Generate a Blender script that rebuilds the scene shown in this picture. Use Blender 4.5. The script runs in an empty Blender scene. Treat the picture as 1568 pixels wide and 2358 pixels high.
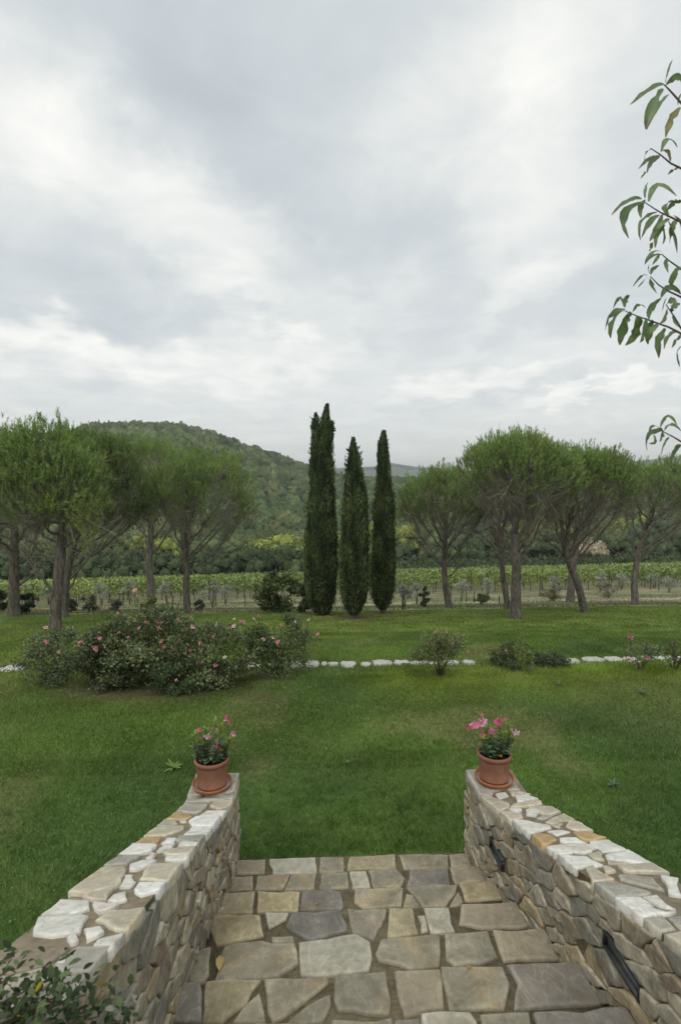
import bpy, math
import numpy as np
from mathutils import Vector, noise as mnoise

rng = np.random.default_rng(7)
R_ = math.radians
scene = bpy.context.scene
COL = scene.collection

# ------------------------------------------------------------------ camera
CAM = np.array([0.0, 0.0, 3.008])
F = 1250.0                      # focal length in units of a 1568 x 2358 picture
PITCH, YAW = R_(-3.6), R_(-3.0)
cam_d = bpy.data.cameras.new("camera")
cam = bpy.data.objects.new("camera", cam_d)
COL.objects.link(cam)
cam.location = CAM
cam.rotation_euler = (R_(90) + PITCH, 0, YAW)
cam_d.sensor_fit = 'VERTICAL'
cam_d.sensor_height = 36.0
cam_d.lens = 36.0 * F / 2358.0
cam_d.clip_start = 0.05
cam_d.clip_end = 9000
cam_d.dof.use_dof = True
cam_d.dof.focus_distance = 12.0
cam_d.dof.aperture_fstop = 5.0
scene.camera = cam
scene.render.resolution_x, scene.render.resolution_y = 680, 1024

scene.view_settings.view_transform = 'Standard'
scene.view_settings.look = 'None'
scene.view_settings.gamma = 1
scene.view_settings.use_curve_mapping = False
scene.view_settings.exposure = 0.27
try:
    scene.cycles.volume_bounces = 0
    scene.cycles.max_bounces = 6
    scene.cycles.diffuse_bounces = 3
    scene.cycles.transmission_bounces = 3
    scene.cycles.transparent_max_bounces = 6
except Exception:
    pass


def ray(x, y):
    v = np.array([(x - 784.) / F, 1.0, -(y - 1179.) / F])
    c, s = math.cos(PITCH), math.sin(PITCH)
    v = np.array([v[0], v[1]*c - v[2]*s, v[1]*s + v[2]*c])
    c, s = math.cos(YAW), math.sin(YAW)
    return np.array([v[0]*c - v[1]*s, v[0]*s + v[1]*c, v[2]])


# ------------------------------------------------------------------ world: overcast sky
SUN_EL, SUN_AZ = 58, 200
W = bpy.data.worlds.new("World")
scene.world = W
W.use_nodes = True
nt = W.node_tree
for n in list(nt.nodes):
    nt.nodes.remove(n)
N = nt.nodes.new
Lk = nt.links.new
out = N('ShaderNodeOutputWorld'); bg = N('ShaderNodeBackground'); bg.inputs['Strength'].default_value = 0.1
Lk(bg.outputs[0], out.inputs[0])
sky = N('ShaderNodeTexSky'); sky.sky_type = 'NISHITA'; sky.sun_disc = False
sky.sun_elevation = R_(SUN_EL); sky.sun_rotation = R_(SUN_AZ)
tc = N('ShaderNodeTexCoord')


def wmath(op, a, b=None, clamp=False):
    n = N('ShaderNodeMath'); n.operation = op; n.use_clamp = clamp
    for i, v in enumerate((a, b)):
        if v is None:
            continue
        if isinstance(v, (int, float)):
            n.inputs[i].default_value = v
        else:
            Lk(v, n.inputs[i])
    return n.outputs[0]


def wnoise(vec, scale, detail, rough, dist=0.0):
    n = N('ShaderNodeTexNoise'); n.inputs['Scale'].default_value = scale
    n.inputs['Detail'].default_value = detail; n.inputs['Roughness'].default_value = rough
    n.inputs['Distortion'].default_value = dist
    Lk(vec, n.inputs['Vector'])
    return n


# cloud layer lies flat overhead: stretch directions like a high plane so clouds thin out to the horizon
sep = N('ShaderNodeSeparateXYZ'); Lk(tc.outputs['Generated'], sep.inputs[0])
zz = wmath('ADD', wmath('MAXIMUM', sep.outputs[2], 0.0), 0.16)
comb = N('ShaderNodeCombineXYZ')
Lk(wmath('DIVIDE', sep.outputs[0], zz), comb.inputs[0]); Lk(wmath('DIVIDE', sep.outputs[1], zz), comb.inputs[1])
nbig = wnoise(comb.outputs[0], 0.9, 5, 0.5, 0.4)
nfine = wnoise(comb.outputs[0], 3.1, 8, 0.62, 0.6)
ndir = wnoise(tc.outputs['Generated'], 3.2, 4, 0.55)
vsub = N('ShaderNodeVectorMath'); vsub.operation = 'SUBTRACT'; Lk(ndir.outputs['Color'], vsub.inputs[0]); vsub.inputs[1].default_value = (.5, .5, .5)
vsc = N('ShaderNodeVectorMath'); vsc.operation = 'SCALE'; Lk(vsub.outputs[0], vsc.inputs[0]); vsc.inputs['Scale'].default_value = 0.30
ndir2 = wnoise(comb.outputs[0], 5.0, 6, 0.6)
vsub2 = N('ShaderNodeVectorMath'); vsub2.operation = 'SUBTRACT'; Lk(ndir2.outputs['Color'], vsub2.inputs[0]); vsub2.inputs[1].default_value = (.5, .5, .5)
vsc2 = N('ShaderNodeVectorMath'); vsc2.operation = 'SCALE'; Lk(vsub2.outputs[0], vsc2.inputs[0]); vsc2.inputs['Scale'].default_value = 0.10
vadd0 = N('ShaderNodeVectorMath'); Lk(vsc.outputs[0], vadd0.inputs[0]); Lk(vsc2.outputs[0], vadd0.inputs[1])
vadd = N('ShaderNodeVectorMath'); Lk(tc.outputs['Generated'], vadd.inputs[0]); Lk(vadd0.outputs[0], vadd.inputs[1])
# banks of cloud: (x, y, half length, half width, tilt, amount)
BANKS = [(640, 40, 520, 150, 5, -.8), (430, 200, 280, 110, 42, -.62), (690, 400, 310, 125, 24, -.75), (860, 560, 240, 80, 10, -.4),
         (120, 640, 400, 105, 12, -.6), (330, 735, 140, 55, 10, -.35), (0, 10, 160, 110, 0, -.5), (1430, 660, 190, 100, 0, -.3),
         (1430, 250, 120, 300, 0, -.18), (570, 740, 80, 22, 0, -.3), (1150, 740, 400, 60, 0, -.12),
         (1080, 190, 220, 90, -25, .42), (1170, 400, 130, 170, 30, .5), (1225, 640, 110, 50, -35, .7), (1260, 60, 190, 80, -30, .25),
         (270, 430, 300, 95, 32, .6), (60, 180, 150, 130, 30, .3), (180, 790, 330, 40, 6, .95), (560, 790, 190, 45, 3, .8),
         (590, 530, 220, 50, 12, .35), (520, 680, 130, 28, -12, .35), (800, 765, 50, 22, 0, .4), (1110, 905, 240, 26, -6, .75), (1400, 940, 170, 20, -4, .8),
         (300, 870, 300, 25, 0, .35), (780, 860, 600, 60, 0, .1)]
acc = None
for (bx, by, hl, hw, tilt, amt) in BANKS:
    d = ray(bx, by); ln = np.linalg.norm(d); d = d / ln
    mp = N('ShaderNodeMapping'); mp.vector_type = 'TEXTURE'
    mp.inputs['Location'].default_value = d
    mp.inputs['Rotation'].default_value = (0, R_(tilt), 0)
    mp.inputs['Scale'].default_value = (hl/F/ln*1.15, .6, hw/F/ln*1.15)
    Lk(vadd.outputs[0], mp.inputs[0])
    le = N('ShaderNodeVectorMath'); le.operation = 'LENGTH'; Lk(mp.outputs[0], le.inputs[0])
    mr = N('ShaderNodeMapRange'); mr.interpolation_type = 'SMOOTHSTEP'
    mr.inputs['From Min'].default_value = 0.25; mr.inputs['From Max'].default_value = 1.35
    mr.inputs['To Min'].default_value = amt; mr.inputs['To Max'].default_value = 0
    Lk(le.outputs['Value'], mr.inputs[0])
    acc = mr.outputs[0] if acc is None else wmath('ADD', acc, mr.outputs[0])
v = wmath('ADD', wmath('MULTIPLY', acc, 0.34), 0.65)
v = wmath('ADD', v, wmath('MULTIPLY', wmath('SUBTRACT', nbig.outputs['Fac'], 0.5), 0.42))
v = wmath('ADD', v, wmath('MULTIPLY', wmath('SUBTRACT', nfine.outputs['Fac'], 0.5), 0.62))
cr = N('ShaderNodeValToRGB'); Lk(v, cr.inputs[0])
el = cr.color_ramp.elements
SKYK = 0.93
ramp = [(0.0, (.48, .525, .56)), (.3, (.56, .605, .635)), (.55, (.66, .695, .70)), (.8, (.81, .825, .80)), (1.0, (.96, .955, .91))]
el[0].position, el[0].color = ramp[0][0], (*ramp[0][1], 1)
el[1].position, el[1].color = ramp[-1][0], (*ramp[-1][1], 1)
for p, c in ramp[1:-1]:
    e = el.new(p); e.color = (*c, 1)
# horizon veil
hz = N('ShaderNodeMapRange'); hz.interpolation_type = 'SMOOTHSTEP'; Lk(sep.outputs[2], hz.inputs[0])
hz.inputs['From Min'].default_value = -0.02; hz.inputs['From Max'].default_value = 0.16
hz.inputs['To Min'].default_value = 0.45; hz.inputs['To Max'].default_value = 0
mh = N('ShaderNodeMix'); mh.data_type = 'RGBA'; Lk(hz.outputs[0], mh.inputs['Factor'])
Lk(cr.outputs[0], mh.inputs['A']); mh.inputs['B'].default_value = (.77, .775, .74, 1)
sc10 = N('ShaderNodeVectorMath'); sc10.operation = 'SCALE'; sc10.inputs['Scale'].default_value = 10.0 * SKYK
Lk(mh.outputs['Result'], sc10.inputs[0])
mx = N('ShaderNodeMix'); mx.data_type = 'RGBA'; mx.inputs['Factor'].default_value = 0.94
Lk(sky.outputs[0], mx.inputs['A']); Lk(sc10.outputs[0], mx.inputs['B'])
Lk(mx.outputs['Result'], bg.inputs['Color'])

sun_d = bpy.data.lights.new("sun", 'SUN'); sun_d.energy = 1.4; sun_d.angle = R_(50); sun_d.color = (1, .96, .9)
sun = bpy.data.objects.new("sun", sun_d); COL.objects.link(sun)
sun.rotation_euler = (R_(90 - SUN_EL), 0, R_(180 - SUN_AZ)); sun.location = (0, -20, 40)


# ------------------------------------------------------------------ helpers
def tag(o, label=None, cat=None, group=None, kind=None):
    if label: o['label'] = label
    if cat: o['category'] = cat
    if group: o['group'] = group
    if kind: o['kind'] = kind
    return o


def empty(name, loc=(0, 0, 0), label=None, cat=None, group=None):
    o = bpy.data.objects.new(name, None); COL.objects.link(o)
    o.location = loc; o.empty_display_size = .1
    return tag(o, label, cat, group)


def raw_mesh(name, V, faces, col=None, smooth=False):
    me = bpy.data.meshes.new(name)
    V = np.asarray(V, dtype=np.float32)
    if isinstance(faces, np.ndarray):
        faces = [faces]
    faces = [f for f in faces if len(f)]
    nl = sum(f.size for f in faces); nf = sum(len(f) for f in faces)
    me.vertices.add(len(V)); me.vertices.foreach_set('co', V.ravel())
    me.loops.add(nl)
    me.loops.foreach_set('vertex_index', np.concatenate([f.ravel() for f in faces]).astype(np.int32))
    me.polygons.add(nf)
    tot = np.concatenate([np.full(len(f), f.shape[1]) for f in faces]).astype(np.int32)
    st = np.concatenate([[0], np.cumsum(tot)[:-1]]).astype(np.int32)
    me.polygons.foreach_set('loop_start', st)
    try:
        me.polygons.foreach_set('loop_total', tot)
    except Exception:
        pass
    if col is not None:
        a = me.color_attributes.new('Col', 'FLOAT_COLOR', 'POINT')
        c = np.ones((len(V), 4), dtype=np.float32); c[:, :3] = col
        a.data.foreach_set('color', c.ravel())
    me.update(calc_edges=True)
    if smooth:
        me.polygons.foreach_set('use_smooth', np.ones(nf, dtype=bool))
    me.validate()
    return me


def link(name, me, mat=None, parent=None, loc=None):
    o = bpy.data.objects.new(name, me); COL.objects.link(o)
    if mat is not None and not me.materials:
        me.materials.append(mat)
    if parent is not None:
        o.parent = parent
    if loc is not None:
        o.location = loc
    return o


class Geo:
    def __init__(s):
        s.V, s.F3, s.F4, s.C, s.n = [], [], [], [], 0

    def add(s, V, F, col=(1, 1, 1)):
        V = np.asarray(V, float).reshape(-1, 3); F = np.asarray(F, int)
        if not len(V): return
        s.V.append(V)
        (s.F3 if F.shape[1] == 3 else s.F4).append(F + s.n)
        c = np.asarray(col, float)
        s.C.append(np.broadcast_to(c, (len(V), 3)) if c.ndim == 1 else c)
        s.n += len(V)

    def mesh(s, name, smooth=False, origin=(0, 0, 0)):
        fs = []
        if s.F3: fs.append(np.concatenate(s.F3))
        if s.F4: fs.append(np.concatenate(s.F4))
        return raw_mesh(name, np.concatenate(s.V) - np.asarray(origin), fs, np.concatenate(s.C), smooth)

    def obj(s, name, mat, parent=None, smooth=False, origin=None):
        og = (0, 0, 0) if origin is None else origin
        o = link(name, s.mesh(name, smooth, og), mat, parent)
        if origin is not None and parent is None:
            o.location = origin
        return o


def nrm(a):
    return a / np.maximum(np.linalg.norm(a, axis=-1, keepdims=True), 1e-9)


def rdir(n, up=0.0):
    v = rng.normal(size=(n, 3)); v = nrm(v); v[:, 2] += up
    return nrm(v)


def cards(g, P, D, L, Wd, col, tri=False, side=None):
    """leaf shaped faces: base P, direction D, length L, width Wd"""
    n = len(P)
    if n == 0: return
    L = np.broadcast_to(L, (n,))[:, None]; Wd = np.broadcast_to(Wd, (n,))[:, None]
    S = nrm(np.cross(D, rdir(n) if side is None else side))
    if tri:
        V = np.stack([P - S*Wd/2, P + S*Wd/2, P + D*L], 1).reshape(-1, 3)
        Fc = np.arange(3*n).reshape(-1, 3)
        k = 3
    else:
        V = np.stack([P, P + D*L*.45 + S*Wd/2, P + D*L, P + D*L*.45 - S*Wd/2], 1).reshape(-1, 3)
        Fc = np.arange(4*n).reshape(-1, 4)
        k = 4
    c = np.asarray(col, float)
    if c.ndim == 2: c = np.repeat(c, k, 0)
    g.add(V, Fc, c)


def tube(g, P, r, sides=5, col=(1, 1, 1), cap=False):
    P = np.asarray(P, float); n = len(P); r = np.broadcast_to(r, (n,))
    T = np.zeros_like(P); T[1:-1] = P[2:] - P[:-2]; T[0] = P[1] - P[0]; T[-1] = P[-1] - P[-2]; T = nrm(T)
    ref = np.array([1., 0, 0]) if abs(T[0][0]) < .8 else np.array([0, 1., 0])
    A = nrm(np.cross(T, ref)); B = np.cross(T, A)
    a = np.linspace(0, 2*math.pi, sides, endpoint=False)
    V = P[:, None, :] + r[:, None, None]*(np.cos(a)[None, :, None]*A[:, None, :] + np.sin(a)[None, :, None]*B[:, None, :])
    i = np.arange(n-1)[:, None]*sides; j = np.arange(sides)[None, :]; j2 = (j+1) % sides
    Fc = np.stack([i+j, i+j2, i+sides+j2, i+sides+j], -1).reshape(-1, 4)
    g.add(V.reshape(-1, 3), Fc, col)
    if cap:
        vv = np.concatenate([V[-1], P[-1:]]); f = np.stack([np.arange(sides), (np.arange(sides)+1) % sides, np.full(sides, sides)], 1)
        g.add(vv, f, col)


def bez(a, b, c, n):
    t = np.linspace(0, 1, n)[:, None]
    return (1-t)**2*a + 2*t*(1-t)*b + t*t*c


_lat = np.random.default_rng(3).random((257, 257))


def vnoise(x, y, s):
    x = np.asarray(x, float)/s + 1000.3; y = np.asarray(y, float)/s + 1000.7
    xi = np.floor(x).astype(int); yi = np.floor(y).astype(int); fx = x-xi; fy = y-yi
    fx = fx*fx*(3-2*fx); fy = fy*fy*(3-2*fy)
    g = lambda a, b: _lat[a % 256, b % 256]
    return (g(xi, yi)*(1-fx) + g(xi+1, yi)*fx)*(1-fy) + (g(xi, yi+1)*(1-fx) + g(xi+1, yi+1)*fx)*fy


def fbm(x, y, s, o=3):
    t = 0; a = 1; n = 0
    for i in range(o):
        t = t + a*vnoise(x + 17*i, y - 9*i, s); n += a; a *= .5; s *= .5
    return t/n


def sstep(a, b, x):
    t = np.clip((x-a)/(b-a), 0, 1); return t*t*(3-2*t)


# ------------------------------------------------------------------ materials
def mat_new(name):
    m = bpy.data.materials.new(name); m.use_nodes = True
    t = m.node_tree
    p = t.nodes['Principled BSDF']
    return m, t, p


def nd(t, typ, **kw):
    n = t.nodes.new(typ)
    for k, v in kw.items():
        if k in n.inputs:
            n.inputs[k].default_value = v
        else:
            setattr(n, k, v)
    return n


def leaf_mat(name, transl=.25, rough=.55, spec=.25, var=.5, nscale=1.5, gain=1.0, yellow=.0):
    """foliage: colour attribute x random per leaf x soft noise, with some light passing through"""
    m, t, p = mat_new(name)
    at = nd(t, 'ShaderNodeAttribute', attribute_name='Col')
    geo = nd(t, 'ShaderNodeNewGeometry')
    tcx = nd(t, 'ShaderNodeTexCoord')
    no = nd(t, 'ShaderNodeTexNoise', Scale=nscale, Detail=3.0)
    t.links.new(tcx.outputs['Object'], no.inputs['Vector'])
    mr = nd(t, 'ShaderNodeMapRange'); mr.inputs['To Min'].default_value = gain*(1-var); mr.inputs['To Max'].default_value = gain*(1+var)
    t.links.new(geo.outputs['Random Per Island'], mr.inputs[0])
    mr2 = nd(t, 'ShaderNodeMapRange'); mr2.inputs['From Min'].default_value = .3; mr2.inputs['From Max'].default_value = .7
    mr2.inputs['To Min'].default_value = .75; mr2.inputs['To Max'].default_value = 1.25
    t.links.new(no.outputs['Fac'], mr2.inputs[0])
    mu = nd(t, 'ShaderNodeMath', operation='MULTIPLY'); t.links.new(mr.outputs[0], mu.inputs[0]); t.links.new(mr2.outputs[0], mu.inputs[1])
    vs = nd(t, 'ShaderNodeVectorMath', operation='SCALE'); t.links.new(at.outputs['Color'], vs.inputs[0]); t.links.new(mu.outputs[0], vs.inputs['Scale'])
    t.links.new(vs.outputs[0], p.inputs['Base Color'])
    p.inputs['Roughness'].default_value = rough; p.inputs['Specular IOR Level'].default_value = spec
    if transl > 0:
        tr = nd(t, 'ShaderNodeBsdfTranslucent'); t.links.new(vs.outputs[0], tr.inputs['Color'])
        mxs = nd(t, 'ShaderNodeMixShader'); mxs.inputs[0].default_value = transl
        t.links.new(p.outputs[0], mxs.inputs[1]); t.links.new(tr.outputs[0], mxs.inputs[2])
        t.links.new(mxs.outputs[0], t.nodes['Material Output'].inputs['Surface'])
    return m


def stone_mat(name, stops, nscale=6, vein=.2, edge=.55, bump=.35, rough=.85, streak=True, mottled=.5, bscale=28, stain=(.30, .22, .12), stain_amt=.35, cleft=(1, 1, 1)):
    """stone: every stone takes its own base tone, with mottling, stains and grain"""
    m, t, p = mat_new(name)
    L = t.links.new
    oi = nd(t, 'ShaderNodeObjectInfo')
    cr = nd(t, 'ShaderNodeValToRGB'); cr.color_ramp.interpolation = 'CONSTANT' if len(stops) > 3 else 'LINEAR'
    e = cr.color_ramp.elements
    e[0].position, e[0].color = 0, (*stops[0], 1)
    e[1].position, e[1].color = (len(stops)-1)/len(stops), (*stops[-1], 1)
    for i, s in enumerate(stops[1:-1]):
        x = e.new((i+1)/len(stops)); x.color = (*s, 1)
    L(oi.outputs['Random'], cr.inputs[0])
    tcx = nd(t, 'ShaderNodeTexCoord')
    off = nd(t, 'ShaderNodeVectorMath', operation='MULTIPLY_ADD')
    cx = nd(t, 'ShaderNodeCombineXYZ'); L(oi.outputs['Random'], cx.inputs[0]); L(oi.outputs['Random'], cx.inputs[2])
    L(cx.outputs[0], off.inputs[0]); off.inputs[1].default_value = (37, 11, 23); L(tcx.outputs['Object'], off.inputs[2])
    n1 = nd(t, 'ShaderNodeTexNoise', Scale=float(nscale), Detail=6.0, Roughness=.65, Distortion=.6); L(off.outputs[0], n1.inputs['Vector'])
    n2 = nd(t, 'ShaderNodeTexNoise', Scale=float(bscale), Detail=8.0, Roughness=.7); L(off.outputs[0], n2.inputs['Vector'])
    n3 = nd(t, 'ShaderNodeTexNoise', Scale=nscale*.55, Detail=5.0, Roughness=.6, Distortion=1.5); L(off.outputs[0], n3.inputs['Vector'])
    mr = nd(t, 'ShaderNodeMapRange'); mr.inputs['From Min'].default_value = .3; mr.inputs['From Max'].default_value = .7
    mr.inputs['To Min'].default_value = 1-mottled; mr.inputs['To Max'].default_value = 1+mottled; L(n1.outputs['Fac'], mr.inputs[0])
    mrb = nd(t, 'ShaderNodeMapRange'); mrb.inputs['From Min'].default_value = .3; mrb.inputs['From Max'].default_value = .7
    mrb.inputs['To Min'].default_value = .82; mrb.inputs['To Max'].default_value = 1.18; L(n2.outputs['Fac'], mrb.inputs[0])
    mm = nd(t, 'ShaderNodeMath', operation='MULTIPLY'); L(mr.outputs[0], mm.inputs[0]); L(mrb.outputs[0], mm.inputs[1])
    ms = nd(t, 'ShaderNodeMapRange', interpolation_type='SMOOTHSTEP'); ms.inputs['From Min'].default_value = .50; ms.inputs['From Max'].default_value = .68
    ms.inputs['To Max'].default_value = stain_amt; L(n3.outputs['Fac'], ms.inputs[0])
    mixs = nd(t, 'ShaderNodeMix', data_type='RGBA'); L(ms.outputs[0], mixs.inputs['Factor']); L(cr.outputs[0], mixs.inputs['A']); mixs.inputs['B'].default_value = (*stain, 1)
    vs = nd(t, 'ShaderNodeVectorMath', operation='SCALE'); L(mixs.outputs['Result'], vs.inputs[0]); L(mm.outputs[0], vs.inputs['Scale'])
    # pale veins and worn pale edges
    n5 = nd(t, 'ShaderNodeTexNoise', Scale=nscale*1.1, Detail=3.0, Roughness=.5, Distortion=2.2)
    mpv = nd(t, 'ShaderNodeMapping'); mpv.inputs['Scale'].default_value = (1.0, .45, 1.6); L(off.outputs[0], mpv.inputs[0]); L(mpv.outputs[0], n5.inputs['Vector'])
    sb = nd(t, 'ShaderNodeMath', operation='SUBTRACT'); L(n5.outputs['Fac'], sb.inputs[0]); sb.inputs[1].default_value = .5
    ab = nd(t, 'ShaderNodeMath', operation='ABSOLUTE'); L(sb.outputs[0], ab.inputs[0])
    vm = nd(t, 'ShaderNodeMapRange', interpolation_type='SMOOTHSTEP'); vm.inputs['From Max'].default_value = .022; vm.inputs['To Min'].default_value = vein; vm.inputs['To Max'].default_value = 0; L(ab.outputs[0], vm.inputs[0])
    ea = nd(t, 'ShaderNodeAttribute', attribute_name='Col')
    em = nd(t, 'ShaderNodeMath', operation='MULTIPLY'); L(ea.outputs['Fac'], em.inputs[0]); L(n2.outputs['Fac'], em.inputs[1])
    e2 = nd(t, 'ShaderNodeMath', operation='MULTIPLY'); L(em.outputs[0], e2.inputs[0]); e2.inputs[1].default_value = edge
    sm = nd(t, 'ShaderNodeMath', operation='ADD'); L(vm.outputs[0], sm.inputs[0]); L(e2.outputs[0], sm.inputs[1])
    on = nd(t, 'ShaderNodeMath', operation='ADD'); L(sm.outputs[0], on.inputs[0]); on.inputs[1].default_value = 1.0
    vs2 = nd(t, 'ShaderNodeVectorMath', operation='SCALE'); L(vs.outputs[0], vs2.inputs[0]); L(on.outputs[0], vs2.inputs['Scale'])
    vs = vs2
    L(vs.outputs[0], p.inputs['Base Color'])
    p.inputs['Roughness'].default_value = rough; p.inputs['Specular IOR Level'].default_value = .3
    mpc = nd(t, 'ShaderNodeMapping'); mpc.inputs['Scale'].default_value = cleft; L(off.outputs[0], mpc.inputs[0])
    n6 = nd(t, 'ShaderNodeTexNoise', Scale=nscale*1.5, Detail=7.0, Roughness=.72, Distortion=.3); L(mpc.outputs[0], n6.inputs['Vector'])
    ad = nd(t, 'ShaderNodeMath', operation='ADD'); L(n6.outputs['Fac'], ad.inputs[0])
    m3 = nd(t, 'ShaderNodeMath', operation='MULTIPLY'); L(n2.outputs['Fac'], m3.inputs[0]); m3.inputs[1].default_value = .35; L(m3.outputs[0], ad.inputs[1])
    b = nd(t, 'ShaderNodeBump', Strength=bump, Distance=.012); L(ad.outputs[0], b.inputs['Height']); L(b.outputs[0], p.inputs['Normal'])
    return m


def simple_mat(name, c1, c2, scale=8, rough=.8, bump=.2, spec=.3, detail=6, bdist=.01, metallic=0):
    m, t, p = mat_new(name); L = t.links.new
    tcx = nd(t, 'ShaderNodeTexCoord')
    n1 = nd(t, 'ShaderNodeTexNoise', Scale=float(scale), Detail=float(detail), Roughness=.65); L(tcx.outputs['Object'], n1.inputs['Vector'])
    cr = nd(t, 'ShaderNodeValToRGB'); cr.color_ramp.elements[0].position = .32; cr.color_ramp.elements[1].position = .68
    cr.color_ramp.elements[0].color = (*c1, 1); cr.color_ramp.elements[1].color = (*c2, 1)
    L(n1.outputs['Fac'], cr.inputs[0]); L(cr.outputs[0], p.inputs['Base Color'])
    p.inputs['Roughness'].default_value = rough; p.inputs['Specular IOR Level'].default_value = spec; p.inputs['Metallic'].default_value = metallic
    b = nd(t, 'ShaderNodeBump', Strength=bump, Distance=bdist); L(n1.outputs['Fac'], b.inputs['Height']); L(b.outputs[0], p.inputs['Normal'])
    return m


def bark_mat(name, c1, c2, sx=9, sz=2.2, bump=.8):
    m, t, p = mat_new(name); L = t.links.new
    tcx = nd(t, 'ShaderNodeTexCoord'); mp = nd(t, 'ShaderNodeMapping'); mp.inputs['Scale'].default_value = (1, 1, sz/sx)
    L(tcx.outputs['Object'], mp.inputs[0])
    vo = nd(t, 'ShaderNodeTexNoise', Scale=float(sx), Detail=4.0, Roughness=.6, Distortion=1.2); L(mp.outputs[0], vo.inputs['Vector'])
    n1 = nd(t, 'ShaderNodeTexNoise', Scale=sx*3.5, Detail=6.0, Roughness=.7); L(tcx.outputs['Object'], n1.inputs['Vector'])
    mr = nd(t, 'ShaderNodeMapRange'); mr.inputs['From Min'].default_value = .38; mr.inputs['From Max'].default_value = .62; L(vo.outputs['Fac'], mr.inputs[0])
    mu = nd(t, 'ShaderNodeMath', operation='MULTIPLY'); L(mr.outputs[0], mu.inputs[0]); L(n1.outputs['Fac'], mu.inputs[1])
    cr = nd(t, 'ShaderNodeValToRGB'); cr.color_ramp.elements[0].position = .05; cr.color_ramp.elements[1].position = .65
    cr.color_ramp.elements[0].color = (*c1, 1); cr.color_ramp.elements[1].color = (*c2, 1); L(mu.outputs[0], cr.inputs[0])
    L(cr.outputs[0], p.inputs['Base Color']); p.inputs['Roughness'].default_value = .95; p.inputs['Specular IOR Level'].default_value = .15
    b = nd(t, 'ShaderNodeBump', Strength=bump, Distance=.03); L(mu.outputs[0], b.inputs['Height']); L(b.outputs[0], p.inputs['Normal'])
    return m


M = {}
M['grass'] = leaf_mat('grass_blades', transl=.3, var=.35, nscale=.8, spec=.2)
M['leaf'] = leaf_mat('leaves', transl=.28, var=.45, nscale=1.4)
M['needle'] = leaf_mat('pine_needles', transl=.22, var=.35, nscale=1.1, spec=.15)
M['cypress'] = leaf_mat('cypress_sprays', transl=.08, var=.5, nscale=1.6, spec=.1)
M['far_leaf'] = leaf_mat('far_foliage', transl=.08, var=.18, nscale=.12, spec=.05)
M['peach_leaf'] = leaf_mat('peach_leaves', transl=.35, var=.25, nscale=14., spec=.5, rough=.4)
M['petal'] = leaf_mat('petals', transl=.35, var=.2, nscale=20., spec=.2)
M['bark'] = bark_mat('pine_bark', (.080, .070, .058), (.25, .222, .185), sx=14, sz=3.0)
M['twig'] = simple_mat('twig_bark', (.17, .148, .122), (.33, .295, .25), scale=14, rough=.95, bump=.3)
M['rose_stem'] = simple_mat('rose_stems', (.05, .05, .025), (.10, .08, .05), scale=20)
M['mortar'] = simple_mat('mortar', (.20, .165, .105), (.34, .29, .20), scale=18, rough=.95, bump=.6, bdist=.02)
M['joint'] = simple_mat('mossy_joint', (.105, .092, .05), (.20, .17, .105), scale=22, rough=.95, bump=.7, bdist=.02)
G1, G2, G3 = (.20, .195, .165), (.25, .24, .195), (.165, .165, .155)
M['slab_grey'] = stone_mat('grey_flagstone', [(.20, .188, .142), (.25, .226, .162), (.22, .204, .150)], nscale=5, stain_amt=.6, stain=(.29, .225, .125), mottled=.34, vein=.22)
M['slab_tan'] = stone_mat('tan_flagstone', [(.315, .268, .16), (.28, .245, .158)], nscale=5, stain_amt=.4, stain=(.25, .18, .09), mottled=.3, vein=.3)
M['slab_pale'] = stone_mat('pale_flagstone', [(.385, .368, .28), (.345, .333, .262)], nscale=6, stain_amt=.6, stain=(.24, .22, .16), mottled=.25)
M['slab_dark'] = stone_mat('dark_flagstone', [(.175, .16, .132), (.16, .152, .132)], nscale=5, stain_amt=.4, stain=(.2, .16, .11), mottled=.3, vein=.35)
M['slab_brown'] = stone_mat('brown_flagstone', [(.245, .21, .155), (.26, .225, .16)], nscale=5, stain_amt=.3, stain=(.15, .12, .09), mottled=.25)
M['cap_white'] = stone_mat('white_capstone', [(.66, .66, .62), (.60, .59, .535)], nscale=7, stain_amt=.35, stain=(.46, .39, .28), mottled=.2, bump=.5, vein=-.25, edge=.1)
M['cap_beige'] = stone_mat('beige_capstone', [(.46, .42, .325), (.39, .36, .28)], nscale=7, stain_amt=.45, stain=(.38, .28, .15), mottled=.2, bump=.3)
M['cap_tan'] = stone_mat('tan_capstone', [(.42, .30, .14), (.38, .28, .15)], nscale=7, stain_amt=.4, stain=(.28, .19, .09), mottled=.2)
M['cap_grey'] = stone_mat('grey_capstone', [(.34, .325, .27), (.29, .28, .24)], nscale=7, stain_amt=.3, stain=(.26, .22, .16), mottled=.2)
M['wall_stone'] = stone_mat('wall_stone', [(.33, .30, .225), (.27, .253, .20), (.40, .355, .25), (.31, .275, .20), (.39, .32, .20), (.245, .238, .20), (.46, .42, .32), (.30, .25, .18), (.37, .335, .25), (.32, .29, .22)],
                            nscale=11, stain_amt=.6, stain=(.33, .235, .13), mottled=.42, bump=1.0, cleft=(1, .7, 3.5), vein=.2, edge=.35, bscale=45)
M['white_rock'] = stone_mat('white_rock', [(.43, .43, .39), (.37, .37, .335)], nscale=7, stain_amt=.35, stain=(.38, .36, .3), mottled=.2, bump=.8, bscale=14)
M['terracotta'] = simple_mat('terracotta', (.185, .080, .048), (.29, .145, .092), scale=7, rough=.85, bump=.25, detail=9)
M['terracotta_saucer'] = simple_mat('terracotta_saucer', (.36, .13, .055), (.44, .17, .075), scale=9, rough=.7, bump=.1)
M['saucer_in'] = simple_mat('grey_lime_film', (.10, .095, .09), (.28, .28, .28), scale=12, rough=.5, bump=.1)
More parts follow.
